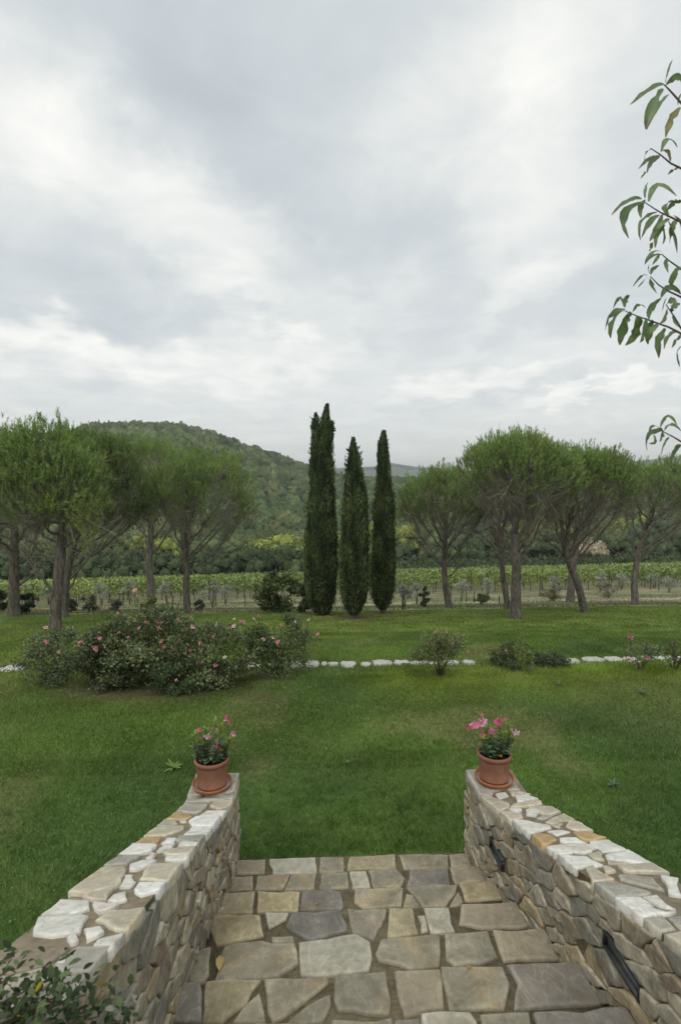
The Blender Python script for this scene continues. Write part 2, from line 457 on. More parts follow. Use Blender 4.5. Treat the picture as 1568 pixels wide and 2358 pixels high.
M['soil'] = simple_mat('potting_soil', (.010, .008, .006), (.03, .024, .018), scale=60, rough=1, bump=1, bdist=.02)
M['frame'] = simple_mat('black_metal', (.018, .02, .024), (.03, .033, .038), scale=20, rough=.45, bump=.05, spec=.5)
M['lens'] = simple_mat('frosted_glass', (.13, .135, .13), (.22, .22, .205), scale=10, rough=.25, bump=.02, spec=.6)
M['post'] = simple_mat('weathered_post', (.045, .038, .03), (.10, .085, .065), scale=14)
M['limb'] = simple_mat('peach_bark', (.045, .03, .022), (.09, .06, .045), scale=40, rough=.8)

# ------------------------------------------------------------------ terrain
PY = [-60, 4.2, 8, 10, 12, 16, 20, 22.5, 25, 30, 36, 42, 50, 60, 75, 95, 130, 180, 400]
PZ = [0, 0, -.22, -.45, -.72, -1.4, -2.1, -2.55, -3.05, -4.25, -5.5, -6.6, -7.8, -9.4, -12.0, -14.9, -17.2, -17.6, -17.6]
cY, sY = math.cos(YAW), math.sin(YAW)


def bearing(x, y):
    dep = -x*sY + y*cY
    lat = x*cY + y*sY
    return np.where(dep > 1, lat/np.maximum(dep, 1)*F + 784, np.where(lat > 0, 4000, -3000))


RS = [-800, 0, 150, 260, 340, 420, 480, 560, 700, 780, 860, 960, 1200, 1568, 2400]
RYV = [1060, 1035, 1016, 994, 986, 987, 1000, 1026, 1074, 1100, 1108, 1106, 1112, 1112, 1100]
FS = [-800, 0, 700, 760, 800, 860, 900, 960, 1100, 1300, 1500, 1568, 2400]
FYV = [1080, 1085, 1082, 1083, 1081, 1079, 1071, 1080, 1088, 1085, 1068, 1059, 1050]


def T(x, y):
    x = np.asarray(x, float); y = np.asarray(y, float)
    z = np.interp(y, PY, PZ)
    z = z + np.where(x < 0, .02, .013)*x*sstep(25, 60, y)*(1 - sstep(140, 260, y))
    z = z - .018*np.abs(x)*0
    rr = np.hypot(x, y)
    z = z + .06*(fbm(x, y, 6, 2) - .5)*sstep(5, 14, rr)
    s = bearing(x, y)
    ridge = 3.0 + (1100 - (np.interp(s, RS, RYV) + 13))/F*430
    far = 3.0 + (1100 - np.interp(s, FS, FYV))/F*2500
    a = sstep(150, 440, rr)
    a = .35*a + .65*np.clip((rr-165)/(430-165), 0, 1)
    zz = z*(1-a) + ridge*a + (fbm(x, y, 60, 3) - .5)*16*sstep(180, 260, rr)*(1-sstep(380, 425, rr))
    down = sstep(440, 800, rr)
    zz = zz*(1-down) + (-25)*down
    up = sstep(1300, 2500, rr)
    zz = zz*(1-up) + (far + (fbm(x, y, 500, 3)-.5)*10)*up
    b = sstep(2600, 4200, rr)
    zz = zz*(1-b) + (-30)*b
    w = sstep(140, 180, rr)
    return z*(1-w) + zz*w


def hit(x, y, fn=None, add=0.0, t0=1.0, t1=600):
    """where the ray through picture point (x, y) meets a height field"""
    fn = fn or T
    d = ray(x, y)
    ts = np.concatenate([np.arange(t0, min(60, t1), .02), np.arange(60, max(t1, 60.1), .25)])
    P = CAM + ts[:, None]*d
    below = P[:, 2] < fn(P[:, 0], P[:, 1]) + add
    i = int(np.argmax(below)) if below.any() else len(ts)-1
    return P[i]


def atY(x, y, Yv):
    d = ray(x, y); t = Yv/d[1]
    return CAM + d*t


def atdepth(x, y, dep):
    return CAM + ray(x, y)*dep


def lawn_edge(x):
    return 22.0 + .05*np.asarray(x) + .5*(vnoise(x, 0*np.asarray(x), 3)-.5)


CYP = [(740, 1416), (817, 1423), (882, 1412)]
CYPB = [hit(*c) for c in CYP]


def lawn_col(x, y):
    """real colour of the turf: lush, dry and clover patches"""
    n1 = fbm(x, y, 2.6, 3)[..., None]; n2 = fbm(x+40, y*1.0+9, 1.1, 3)[..., None]; n3 = fbm(x-30, y*2.2+70, 5.0, 2)[..., None]
    lush = np.array([.112, .190, .038]); dark = np.array([.080, .142, .036]); dry = np.array([.225, .232, .100]); lime = np.array([.200, .268, .038])
    c = dark + (lush-dark)*sstep(.3, .65, n1)
    c = c + (dry-c)*sstep(.52, .75, n2)*.55
    c = c + (lime-c)*sstep(.55, .75, n3)*.5
    yy = y[..., None]; xx = x[..., None]
    # long yellowish turf by the row of stones, drier ground right of the steps
    z1 = np.exp(-((yy-8.7)/1.1)**2)*sstep(.2, 1.6, xx)
    c = c + (lime*1.05-c)*z1*.75
    z2 = sstep(3.0, 5.5, xx)*sstep(5.0, 6.0, yy)*(1-sstep(8.0, 9.0, yy))
    c = c + (dry-c)*z2*.35
    z3 = np.exp(-((yy-8.0)/1.3)**2)*(1-sstep(-5.5, -3.8, xx))
    c = c + (dry*1.1-c)*z3*.6
    near_lush = 1 - sstep(3.5, 7.0, yy + 2.5*(n1-.5))  # lusher, deeper green turf towards the house
    c = c + (np.array([.056, .120, .028])-c)*near_lush*.55
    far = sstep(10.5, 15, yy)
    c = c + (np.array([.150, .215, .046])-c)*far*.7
    return c


def ground_col(x, y):
    c = lawn_col(x, y)*np.array([.85, .78, .85])
    rr = np.hypot(x, y)[..., None]; yy = y[..., None]
    e = sstep(-.4, .4, y - lawn_edge(x))[..., None]
    n = fbm(x, y, 2.2, 3)[..., None]; n2 = fbm(x+90, y*2+5, 6, 3)[..., None]
    field = np.array([.12, .17, .065]) + (np.array([.28, .27, .16])-np.array([.12, .17, .065]))*sstep(.45, .75, n)
    track = np.exp(-((yy - 35.5 - .05*x[..., None])/2.2)**2)
    field = field + (np.array([.44, .39, .29])-field)*track*.8
    c = c + (field-c)*e
    soil = np.array([.21, .19, .12])*(.7+.6*n)
    c = c + (soil-c)*sstep(41, 44, yy)*.7
    forest = np.array([.07, .09, .045])
    c = c + (forest-c)*sstep(100, 115, rr)
    fh = np.array([.06, .09, .06]) + (np.array([.17, .21, .11])-np.array([.06, .09, .06]))*sstep(.55, .62, fbm(x, y, 260, 3)[..., None])
    c = c + (fh-c)*sstep(900, 1200, rr)
    for b in CYPB:
        k = np.exp(-(((x-b[0])/1.0)**2 + ((y-b[1])/1.1)**2))[..., None]
        c = c + (np.array([.12, .075, .045])-c)*np.clip(k*1.6, 0, 1)*.9
    for bx, by, r in BEDS:
        k = np.exp(-(((x-bx)/r)**2 + ((y-by)/(r*.55))**2)**1.5)[..., None]
        c = c + (np.array([.10, .085, .05])-c)*np.clip(k*1.3, 0, 1)*.5
    return c


BEDS = []
for (px, py, r) in [(130, 1570, .55), (340, 1592, 1.5), (250, 1590, 1.0), (460, 1585, .9), (620, 1550, .7)]:
    h = hit(px, py); BEDS.append((h[0], h[1], r))

rings = [0.0, .6]
while rings[-1] < 60: rings.append(rings[-1]*1.02)
while rings[-1] < 900: rings.append(rings[-1]*1.035)
while rings[-1] < 5000: rings.append(rings[-1]*1.06)
rings = np.array(rings)
ang = np.radians(np.linspace(-110, 110, 261))
RR, AA = np.meshgrid(rings, ang, indexing='ij')
GX, GY = RR*np.sin(AA), RR*np.cos(AA)
GZ = T(GX, GY)
nr, na = RR.shape
ii = (np.arange(nr-1)[:, None]*na + np.arange(na-1)[None, :])
Fg = np.stack([ii, ii+na, ii+na+1, ii+1], -1).reshape(-1, 4)
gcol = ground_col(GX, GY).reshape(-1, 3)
# behind the house line the ground sheet simply goes on level
gm, gt, gp = mat_new('ground')
at = nd(gt, 'ShaderNodeAttribute', attribute_name='Col'); tcx = nd(gt, 'ShaderNodeTexCoord')
n1 = nd(gt, 'ShaderNodeTexNoise', Scale=14.0, Detail=8.0, Roughness=.7); gt.links.new(tcx.outputs['Object'], n1.inputs['Vector'])
n2 = nd(gt, 'ShaderNodeTexNoise', Scale=1.3, Detail=6.0, Roughness=.6); gt.links.new(tcx.outputs['Object'], n2.inputs['Vector'])
mA = nd(gt, 'ShaderNodeMapRange'); mA.inputs['From Min'].default_value = .3; mA.inputs['From Max'].default_value = .7; mA.inputs['To Min'].default_value = .55; mA.inputs['To Max'].default_value = 1.35
gt.links.new(n1.outputs['Fac'], mA.inputs[0])
mB = nd(gt, 'ShaderNodeMapRange'); mB.inputs['From Min'].default_value = .3; mB.inputs['From Max'].default_value = .7; mB.inputs['To Min'].default_value = .8; mB.inputs['To Max'].default_value = 1.2
gt.links.new(n2.outputs['Fac'], mB.inputs[0])
mm = nd(gt, 'ShaderNodeMath', operation='MULTIPLY'); gt.links.new(mA.outputs[0], mm.inputs[0]); gt.links.new(mB.outputs[0], mm.inputs[1])
vs = nd(gt, 'ShaderNodeVectorMath', operation='SCALE'); gt.links.new(at.outputs['Color'], vs.inputs[0]); gt.links.new(mm.outputs[0], vs.inputs['Scale'])
gt.links.new(vs.outputs[0], gp.inputs['Base Color']); gp.inputs['Roughness'].default_value = 1; gp.inputs['Specular IOR Level'].default_value = .1
gb = nd(gt, 'ShaderNodeBump', Strength=.6, Distance=.03); gt.links.new(n1.outputs['Fac'], gb.inputs['Height']); gt.links.new(gb.outputs[0], gp.inputs['Normal'])
# split the sheet into garden ground, valley and far hills
V = np.stack([GX, GY, GZ], -1).reshape(-1, 3)
V[:, 2] -= .01*(np.hypot(V[:, 0], V[:, 1]) < 24)
g_o = link('ground', raw_mesh('ground', V, Fg, gcol, True), gm)
tag(g_o, 'sloping garden ground running down past the vineyard to wooded hills', None, None, 'structure')

# ------------------------------------------------------------------ lawn blades
XL, XR = -.584, 1.216            # inner faces of the two stair walls
XLO, XRO = -.90, 1.575           # outer faces
YE = 4.135


def top_l(y): return np.where(y > 3.75, .70, .70 + (3.75-y)*.43)
def top_r(y): return np.where(y > 3.75, .70, .70 + (3.75-y)*.36)


def blades(g, n, x0, x1, y0, y1, hgt, wid, lean=.45, colmul=1.0):
    x = rng.uniform(x0, x1, n); y = rng.uniform(y0, y1, n)
    dep = -x*sY + y*cY; lat = x*cY + y*sY
    ok = (np.abs(lat) < dep*.66 + .25) & ~((y < YE) & (x > XLO-.01) & (x < XRO+.01)) & (y < lawn_edge(x))
    for bx, by, r in BEDS:
        ok &= (((x-bx)/r)**2 + ((y-by)/(r*.5))**2 > rng.uniform(.15, .75, n))
    for b in CYPB:
        ok &= ((x-b[0])/.8)**2 + ((y-b[1])/.8)**2 > rng.uniform(.3, 1.3, n)
    x, y = x[ok], y[ok]; n = len(x)
    z = T(x, y) - .005
    hh = hgt*rng.uniform(.5, 1.25, n)*(.65 + .8*fbm(x, y, .9, 3))
    # longer along the step edge and around the stones and walls
    longer = 1 + 1.0*np.exp(-((y-YE-.1)/.13)**2)*((x > XL) & (x < XR)) + .9*np.exp(-((y-9.2)/.6)**2)*fbm(x, y, .7)*sstep(-1, 0, x)
    dw = np.minimum(np.abs(x-XLO), np.abs(x-XRO)); longer += .6*np.exp(-(dw/.08)**2)*(y < YE)
    hh = hh*longer
    D = rdir(n); D[:, 2] = np.abs(D[:, 2])*.4; D = nrm(D*lean + np.array([0, 0, 1.0]))
    comb_ = np.stack([fbm(x, y, .5, 2)-.5, fbm(x+20, y+50, .5, 2)-.5, np.zeros(n)], -1)*1.6
    D = nrm(D + comb_)
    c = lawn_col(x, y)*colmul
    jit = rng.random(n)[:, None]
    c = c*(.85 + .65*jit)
    straw = rng.random(n) < .05
    c[straw] = np.array([.27, .25, .13])
    cards(g, np.stack([x, y, z], -1), D, hh, wid*rng.uniform(.7, 1.3, n), c, tri=True)


g = Geo()
blades(g, 150000, -3.2, 5.0, 1.2, 6.0, .042, .0055, lean=.8)
blades(g, 150000, -5.0, 6.5, 5.6, 9.0, .040, .008, lean=.7)
blades(g, 180000, -9.0, 11.0, 8.8, 14.0, .042, .012, lean=.6)
blades(g, 130000, -15, 18.0, 13.6, 23.5, .05, .022, lean=.6, colmul=1.05)
# tall tufts in the foreground lawn, left lawn and by the steps
for k in range(150):
    if k < 55:
        cxp, cyp = rng.uniform(-.4, 1.1), rng.uniform(4.2, 5.2)
    else:
        cxp, cyp = rng.uniform(-3.0, 4.5), rng.uniform(2.3, 7.5)
    if cyp < YE+.05 and XLO-.1 < cxp < XRO+.1: continue
    n = 26
    P = np.stack([cxp + rng.normal(0, .03, n), cyp + rng.normal(0, .03, n), np.zeros(n)], -1); P[:, 2] = T(P[:, 0], P[:, 1])
    D = rdir(n); D[:, 2] = .9; D = nrm(D)
    cards(g, P, D, rng.uniform(.05, .10, n), .006, lawn_col(P[:, 0], P[:, 1])*rng.uniform(1.0, 1.5), tri=True)
tag(g.obj('grass', M['grass']), 'mown green lawn grass with dry and lush patches sloping away from the steps', None, None, 'stuff')

# clover and plantain leaves among the grass
g = Geo()
n = 26000
x = rng.uniform(-5, 6.5, n); y = rng.uniform(1.5, 9.5, n)
ok = (fbm(x, y, .8, 3) > .52) & ~((y < YE+.02) & (x > XLO-.02) & (x < XRO+.02))
x, y = x[ok], y[ok]; n = len(x)
D = rdir(n); D[:, 2] = np.abs(D[:, 2])*.3; D = nrm(D)
cards(g, np.column_stack([x, y, T(x, y) + rng.uniform(.015, .035, n)]), D, rng.uniform(.010, .022, n), .012, lawn_col(x, y)*np.array([.95, 1.15, 1.3])*rng.uniform(.8, 1.5, (n, 1)), side=rdir(n, 3.0))
tag(g.obj('clover', M['grass']), 'patches of clover leaves growing in the lawn', None, None, 'stuff')

# dry meadow grass beyond the lawn
g = Geo()
n = 70000
x = rng.uniform(-32, 40, n); y = rng.uniform(21.5, 42.5, n)
ok = (y > lawn_edge(x)) & (rng.random(n) < .25 + sstep(.35, .6, fbm(x, y, 2.0, 3)))
x, y = x[ok], y[ok]; n = len(x)
D = rdir(n); D[:, 2] = 1.0; D = nrm(D)
near = np.exp(-((y-lawn_edge(x))/1.5)**2)
c = np.array([.12, .14, .055]) + (np.array([.27, .25, .15])-np.array([.12, .14, .055]))*fbm(x, y, 1.5, 3)[:, None]*rng.random(n)[:, None]*1.3
cards(g, np.stack([x, y, T(x, y)-.01], -1), D, (.12+.25*near*rng.random(n)), .03, c, tri=True)
tag(g.obj('meadow_grass', M['grass']), 'dry pale meadow grass between the lawn and the vineyard', None, None, 'stuff')


# ------------------------------------------------------------------ stones: irregular prisms
def ragged(poly, jit, seglen):
    out_ = []
    n = len(poly)
    for i in range(n):
        a, b = poly[i], poly[(i+1) % n]
        L = np.linalg.norm(b-a); k = max(1, min(4, int(L/seglen)))
        out_.append(a)
        nv = np.array([-(b-a)[1], (b-a)[0]])/max(L, 1e-6)
        for j in range(1, k):
            out_.append(a + (b-a)*(j/k) + nv*rng.normal(0, jit))
    return np.array(out_)


def inset(poly, d):
    c = poly.mean(0)
    v = poly - c; L = np.linalg.norm(v, axis=1, keepdims=True)
    return c + v*np.maximum(1 - d/np.maximum(L, 1e-6), .35)


def prism(poly, to3d, thick, bev=.006, jit=.004, seg=.06, tilt=.0, crown=0.0, foot=-.03):
    """poly: 2-d outline; to3d(uv, h) -> 3-d with h the height above the bed. returns V, faces"""
    p = ragged(np.asarray(poly, float), jit, seg)
    # make counterclockwise
    a = np.sum(p[:, 0]*np.roll(p[:, 1], -1) - np.roll(p[:, 0], -1)*p[:, 1])
    if a < 0: p = p[::-1]
    n = len(p); c = p.mean(0)
    tl = rng.normal(0, tilt, 2)
    h = lambda q, base: base + (q-c) @ tl
    r0 = p; r1 = p; r2 = inset(p, bev)
    q3 = inset(p, bev + min(.14*np.sqrt(abs(a)/2), .022))
    V = np.concatenate([to3d(r0, np.full(n, foot)), to3d(r1, h(p, thick - bev*.8)), to3d(r2, h(r2, thick)),
                        to3d(q3, h(q3, thick + crown) + rng.normal(0, crown*.25+1e-5, n)), to3d(c[None], np.array([thick+crown]))])
    Fq = []
    for k in range(3):
        i = np.arange(n); j = (i+1) % n
        Fq.append(np.stack([i+k*n, j+k*n, j+(k+1)*n, i+(k+1)*n], 1))
    i = np.arange(n); j = (i+1) % n
    Ft = np.stack([i+3*n, j+3*n, np.full(n, 4*n)], 1)
    return V, [np.concatenate(Fq), Ft]


def stone_obj(name, V, faces, mat, parent, flip=False, label=None):
    c = V.mean(0)
    if flip: faces = [f[:, ::-1] for f in faces]
    n_ = (len(V)-1)//4; ed = np.concatenate([np.full(n_, .6), np.full(n_, .9), np.full(n_, 1.), np.zeros(n_+1)])
    me = raw_mesh(name, V - c, faces, np.repeat(ed[:, None], 3, 1))
    o = link(name, me, mat, parent, Vector(c) - parent.location if parent is not None else Vector(c))
    if label: o['label'] = label
    return o


def clip_half(poly, pnt, nv):
    """keep the side where (q - pnt).nv <= 0"""
    res = []
    n = len(poly)
    d = (poly - pnt) @ nv
    for i in range(n):
        j = (i+1) % n
        if d[i] <= 0: res.append(poly[i])
        if (d[i] < 0 < d[j]) or (d[j] < 0 < d[i]):
            res.append(poly[i] + (poly[j]-poly[i])*(d[i]/(d[i]-d[j])))
    return np.array(res)


def voronoi(pts, box, gap, aniso=1.0, skew=None):
    """cells of irregular stones inside box (u0, u1, v0, v1)"""
    u0, u1, v0, v1 = box
    S = np.array([1.0, aniso])
    q = pts*S
    cells = []
    for i in range(len(pts)):
        poly = np.array([[u0, v0], [u1, v0], [u1, v1], [u0, v1]])*S
        d = np.linalg.norm(q-q[i], axis=1); near = np.argsort(d)[1:18]
        for j in near:
            mid = (q[i]+q[j])/2; nv = (q[j]-q[i])/max(d[j], 1e-9)
            poly = clip_half(poly, mid, nv)
            if len(poly) < 3: break
        if len(poly) < 3: continue
        poly = poly/S
        # drop tiny edges
        keep = [0]
        for k in range(1, len(poly)):
            if np.linalg.norm(poly[k]-poly[keep[-1]]) > .008: keep.append(k)
        poly = poly[keep]
        if len(poly) < 3: continue
        c = poly.mean(0)
        w = np.ptp(poly, axis=0)
        if min(w) < .02: continue
        poly = c + (poly-c)*np.maximum(1 - gap/(w/2+1e-6), .4)
        cells.append(poly)
    return cells


def jitter_grid(u0, u1, v0, v1, du, dv, j=.42, pmiss=.12):
    pts = []
    r = 0; v = v0 + dv/2
    while v < v1:
        u = u0 + (du/2 if r % 2 else 0)
        while u < u1 + du/2:
            if rng.random() > pmiss:
                pts.append((np.clip(u + rng.uniform(-j, j)*du, u0+.01, u1-.01), np.clip(v + rng.uniform(-j, j)*dv, v0+.005, v1-.005)))
            u += du
        v += dv; r += 1
    return np.array(pts)


# ------------------------------------------------------------------ the flight of steps
NOSE = [4.135, 3.775, 3.40, 3.03, 2.66, 2.28, 1.93, 1.57, 1.21, .85]
SZ = [.02, .155, .31, .47, .63, .79, .95, 1.11, 1.27, 1.43]
stairs = empty('stone_steps', (0.3, YE, 0), 'flight of wide crazy paved flagstone steps leading down to the lawn between two stone walls', 'steps')
# bed of each step with front riser
for i in range(len(NOSE)):
    y1 = NOSE[i] - .03; y0 = NOSE[i+1] - .2 if i+1 < len(NOSE) else -1.2
    zt = SZ[i] + .004
    g = Geo()
    xa, xb = XL + .001, XR - .001
    V = np.array([[xa, y0, zt-.3], [xb, y0, zt-.3], [xb, y1, zt-.3], [xa, y1, zt-.3], [xa, y0, zt], [xb, y0, zt], [xb, y1, zt], [xa, y1, zt]])
    Fb = np.array([[0, 3, 2, 1], [4, 5, 6, 7], [0, 1, 5, 4], [1, 2, 6, 5], [2, 3, 7, 6], [3, 0, 4, 7]])
    V[:, 0] += (i % 2)*0
    g.add(V, Fb)
    g.obj('step_bed', M['joint'], stairs, origin=np.array([.3, YE, 0]))

# crop-E coordinates of the slabs of the flight (row: tread number)
EX = lambda p: (477.6 + .4352*p[0], 1944.6 + .4352*p[1])
SL = [
 # tread 0
 (0, 'brown', [(172, 85), (308, 82), (305, 158), (150, 162)]),
 (0, 'pale', [(330, 80), (572, 70), (578, 155), (345, 160)]),
 (0, 'grey', [(596, 70), (722, 70), (725, 148), (592, 155)]),
 (0, 'tan', [(750, 66), (992, 56), (1000, 132), (738, 138)]),
 (0, 'grey', [(1012, 58), (1120, 52), (1272, 58), (1276, 128), (1040, 135)]),
 (0, 'brown', [(1276, 56), (1360, 48), (1420, 116), (1290, 122)]),
 # tread 1
 (1, 'brown', [(130, 170), (240, 168), (242, 244), (110, 250)]),
 (1, 'grey', [(262, 168), (440, 155), (400, 240), (252, 246)]),
 (1, 'grey', [(445, 158), (578, 154), (565, 240), (405, 246)]),
 (1, 'grey', [(600, 154), (742, 148), (748, 232), (590, 240)]),
 (1, 'pale', [(752, 144), (838, 142), (862, 232), (768, 236)]),
 (1, 'grey', [(850, 140), (1000, 132), (1046, 182), (1020, 232), (880, 232)]),
 (1, 'dark', [(1066, 138), (1272, 130), (1282, 216), (1052, 222)]),
 (1, 'brown', [(1280, 122), (1418, 118), (1445, 195), (1310, 212)]),
 # tread 2
 (2, 'tan', [(92, 258), (252, 250), (240, 366), (62, 372)]),
 (2, 'tan', [(266, 250), (490, 250), (478, 358), (262, 364)]),
 (2, 'dark', [(500, 248), (640, 236), (705, 252), (722, 330), (700, 350), (490, 352)]),
 (2, 'grey', [(778, 242), (1036, 232), (1024, 330), (830, 342), (776, 310)]),
 (2, 'grey', [(1050, 228), (1200, 212), (1322, 220), (1312, 260), (1255, 332), (1140, 336)]),
 (2, 'grey', [(1052, 262), (1085, 270), (1135, 340), (1034, 332)]),
 (2, 'tan', [(1330, 205), (1490, 195), (1530, 292), (1362, 300)]),
 (2, 'brown', [(1325, 250), (1352, 304), (1335, 325), (1280, 330)]),
 # tread 3
 (3, 'tan', [(20, 378), (110, 372), (280, 374), (298, 485), (50, 540), (0, 455)]),
 (3, 'pale', [(306, 362), (430, 364), (415, 398), (326, 446)]),
 (3, 'dark', [(445, 362), (702, 352), (742, 430), (738, 462), (540, 512), (412, 440)]),
 (3, 'grey', [(738, 342), (948, 346), (940, 392), (880, 510), (770, 470)]),
 (3, 'tan', [(962, 338), (1085, 338), (1116, 475), (950, 498)]),
 (3, 'pale', [(1142, 338), (1275, 334), (1310, 465), (1180, 470), (1160, 400)]),
 (3, 'pale', [(1112, 378), (1148, 376), (1165, 460), (1130, 465)]),
 (3, 'brown', [(1340, 318), (1568, 310), (1640, 400), (1640, 440), (1500, 450), (1330, 425)]),
 # tread 4
 (4, 'grey', [(340, 462), (456, 452), (460, 520), (345, 520)]),
 (4, 'grey', [(90, 540), (290, 508), (345, 524), (462, 524), (482, 632), (375, 702), (40, 722)]),
 (4, 'pale', [(484, 520), (640, 500), (790, 475), (860, 515), (872, 600), (855, 672), (640, 700), (495, 695)]),
 (4, 'grey', [(915, 505), (1228, 475), (1225, 650), (1080, 668), (1010, 640), (905, 615), (888, 580)]),
 (4, 'grey', [(1254, 475), (1482, 460), (1535, 600), (1440, 635), (1310, 645), (1262, 610)]),
 (4, 'brown', [(1508, 455), (1720, 448), (1850, 605), (1760, 618), (1565, 622)]),
 (4, 'grey', [(-60, 560), (20, 540), (10, 690), (-20, 735), (-130, 735)]),
 # tread 5
 (5, 'tan', [(-10, 728), (130, 706), (285, 718), (205, 850), (80, 945), (-25, 950)]),
 (5, 'grey', [(275, 788), (300, 880), (310, 945), (130, 948), (200, 850)]),
 (5, 'grey', [(300, 715), (640, 705), (640, 735), (500, 845), (395, 925), (345, 945), (318, 880)]),
 (5, 'grey', [(650, 795), (655, 850), (610, 945), (420, 948), (520, 860)]),
 (5, 'grey', [(672, 700), (830, 682), (945, 675), (972, 830), (962, 905), (850, 902), (690, 882), (668, 820)]),
 (5, 'brown', [(990, 672), (1230, 662), (1250, 870), (1042, 918), (1005, 800)]),
 (5, 'grey', [(1232, 645), (1560, 648), (1600, 740), (1568, 880), (1280, 885), (1258, 780)]),
 (5, 'dark', [(1580, 640), (1880, 622), (2090, 850), (1620, 882), (1640, 740)]),
 (5, 'dark', [(-190, 740), (-40, 720), (-30, 940), (-230, 945)]),
 # tread 6
 (6, 'grey', [(-260, 955), (-90, 955), (-110, 1200), (-380, 1200)]),
 (6, 'grey', [(-70, 955), (230, 952), (260, 1180), (-90, 1200)]),
 (6, 'tan', [(250, 950), (620, 952), (640, 1150), (280, 1180)]),
 (6, 'grey', [(655, 930), (975, 918), (1000, 1160), (665, 1160)]),
 (6, 'dark', [(990, 930), (1120, 920), (1140, 1150), (1020, 1160)]),
 (6, 'pale', [(1130, 895), (1230, 882), (1390, 890), (1425, 940), (1440, 1120), (1160, 1140)]),
 (6, 'grey', [(1440, 900), (1700, 890), (1760, 1120), (1460, 1130)]),
 (6, 'dark', [(1720, 892), (2140, 868), (2420, 1120), (1780, 1130)]),
]


def tread_pt(p, k):
    x, y = EX(p); d = ray(x, y); t = (SZ[k] + .012 - CAM[2])/d[2]
    q = CAM + d*t
    lo = NOSE[k+1] + .004
    if k == 6: lo = NOSE[7] + .004
    if q[0] > XR-.13: q[0] = XR
    if q[0] < XL+.06: q[0] = XL
    return np.array([np.clip(q[0], XL+.004, XR-.004), np.clip(q[1], lo-.1, NOSE[k] + .012)])


LABELS = {'tan': None}
for (k, cl, poly) in SL:
    P = np.array([tread_pt(p, k) for p in poly])
    V, fc = prism(P, lambda uv, h, k=k: np.column_stack([uv[:, 0], uv[:, 1], SZ[k] - .012 + h + .008]), .022, bev=.008, jit=.004, seg=.055, tilt=.006, crown=.001)
    o = stone_obj('flagstone', V, fc, M['slab_' + cl], stairs)
    if cl == 'pale': o['label'] = 'pale cream flagstone'
    if cl == 'tan': o['label'] = 'ochre tinted flagstone'
    if cl == 'dark': o['label'] = 'dark grey flagstone'
# treads nearer than the photo reaches
for k in range(7, len(NOSE)):
    y1 = NOSE[k]; y0 = NOSE[k+1] + .004 if k+1 < len(NOSE) else -1.0
    pts = jitter_grid(XL+.01, XR-.01, y0, y1, .32, .34, .3, 0)
    for c in voronoi(pts, (XL+.008, XR-.008, y0, y1), .012):
        V, fc = prism(c, lambda uv, h, k=k: np.column_stack([uv[:, 0], uv[:, 1], SZ[k] - .004 + h]), .022, bev=.008, tilt=.005)
        stone_obj('flagstone', V, fc, M[['slab_grey', 'slab_grey', 'slab_brown', 'slab_pale'][rng.integers(4)]], stairs)


# ------------------------------------------------------------------ the two walls
def wall_core(side, fn, xi, xo, parent):
    ys = np.array([-1.0, 0, .5, 1, 1.5, 2, 2.5, 3, 3.4, 3.75, YE-.02])
    g = Geo()
    xi2, xo2 = (xi - .004*side, xo + .004*side)
    z = fn(ys) - .008
    n = len(ys)
    V = np.concatenate([np.column_stack([np.full(n, xi2), ys, z]), np.column_stack([np.full(n, xo2), ys, z]),
                        np.column_stack([np.full(n, xi2), ys, np.full(n, -.3)]), np.column_stack([np.full(n, xo2), ys, np.full(n, -.3)])])
    i = np.arange(n-1)
    Fc = np.concatenate([np.stack([i, i+1, i+n+1, i+n], 1), np.stack([i, i+1, i+2*n+1, i+2*n], 1), np.stack([i+n, i+n+1, i+3*n+1, i+3*n], 1),
                         np.array([[n-1, 2*n-1, 4*n-1, 3*n-1]]), np.array([[0, n, 3*n, 2*n]])])
    g.add(V, Fc)
    return g.obj('mortar', M['mortar'], parent, origin=np.array(parent.location))


wl = empty('stair_wall', (-.74, YE, 0), 'low rubble stone wall along the left of the steps, topped with white and beige crazy paving', 'wall', 'rubble walls flanking the steps')
wr = empty('stair_wall', (1.39, YE, 0), 'low rubble stone wall along the right of the steps, with two black lights let into it', 'wall', 'rubble walls flanking the steps')
wall_core(1, top_l, XL, XLO, wl)     # inner face at XL, wall body toward -x
wall_core(-1, top_r, XR, XRO, wr)

CR1 = lambda p: (.5004*p[0], 1705.8 + .5004*p[1])
CR2 = lambda p: (784.7 + .4996*p[0], 1705.8 + .4996*p[1])
CR8 = lambda p: (1057.6 + .3255*p[0], 1774.0 + .3255*p[1])
LIGHTS = []
for q in ([(225, 455), (230, 545), (312, 712), (315, 650)], [(1045, 1120), (1030, 1230), (1300, 1640), (1305, 1510)]):
    pts = []
    for p in q:
        d = ray(*CR8(p)); t = XR/d[0]; pts.append((CAM + d*t)[1:])
    pts = np.array(pts)
    yc = (pts[0, 0]+pts[1, 0])/2, (pts[2, 0]+pts[3, 0])/2
    zf = (pts[0, 1]+pts[1, 1])/2, (pts[2, 1]+pts[3, 1])/2
    LIGHTS.append(((yc[0]+yc[1])/2, (zf[0]+zf[1])/2, abs(yc[0]-yc[1]), .5*(abs(pts[0, 1]-pts[1, 1])+abs(pts[2, 1]-pts[3, 1]))))


def stair_z(y):
    k = np.searchsorted(-np.array(NOSE), -y) - 1
    return SZ[max(0, min(len(SZ)-1, k))] if y < YE else 0.0


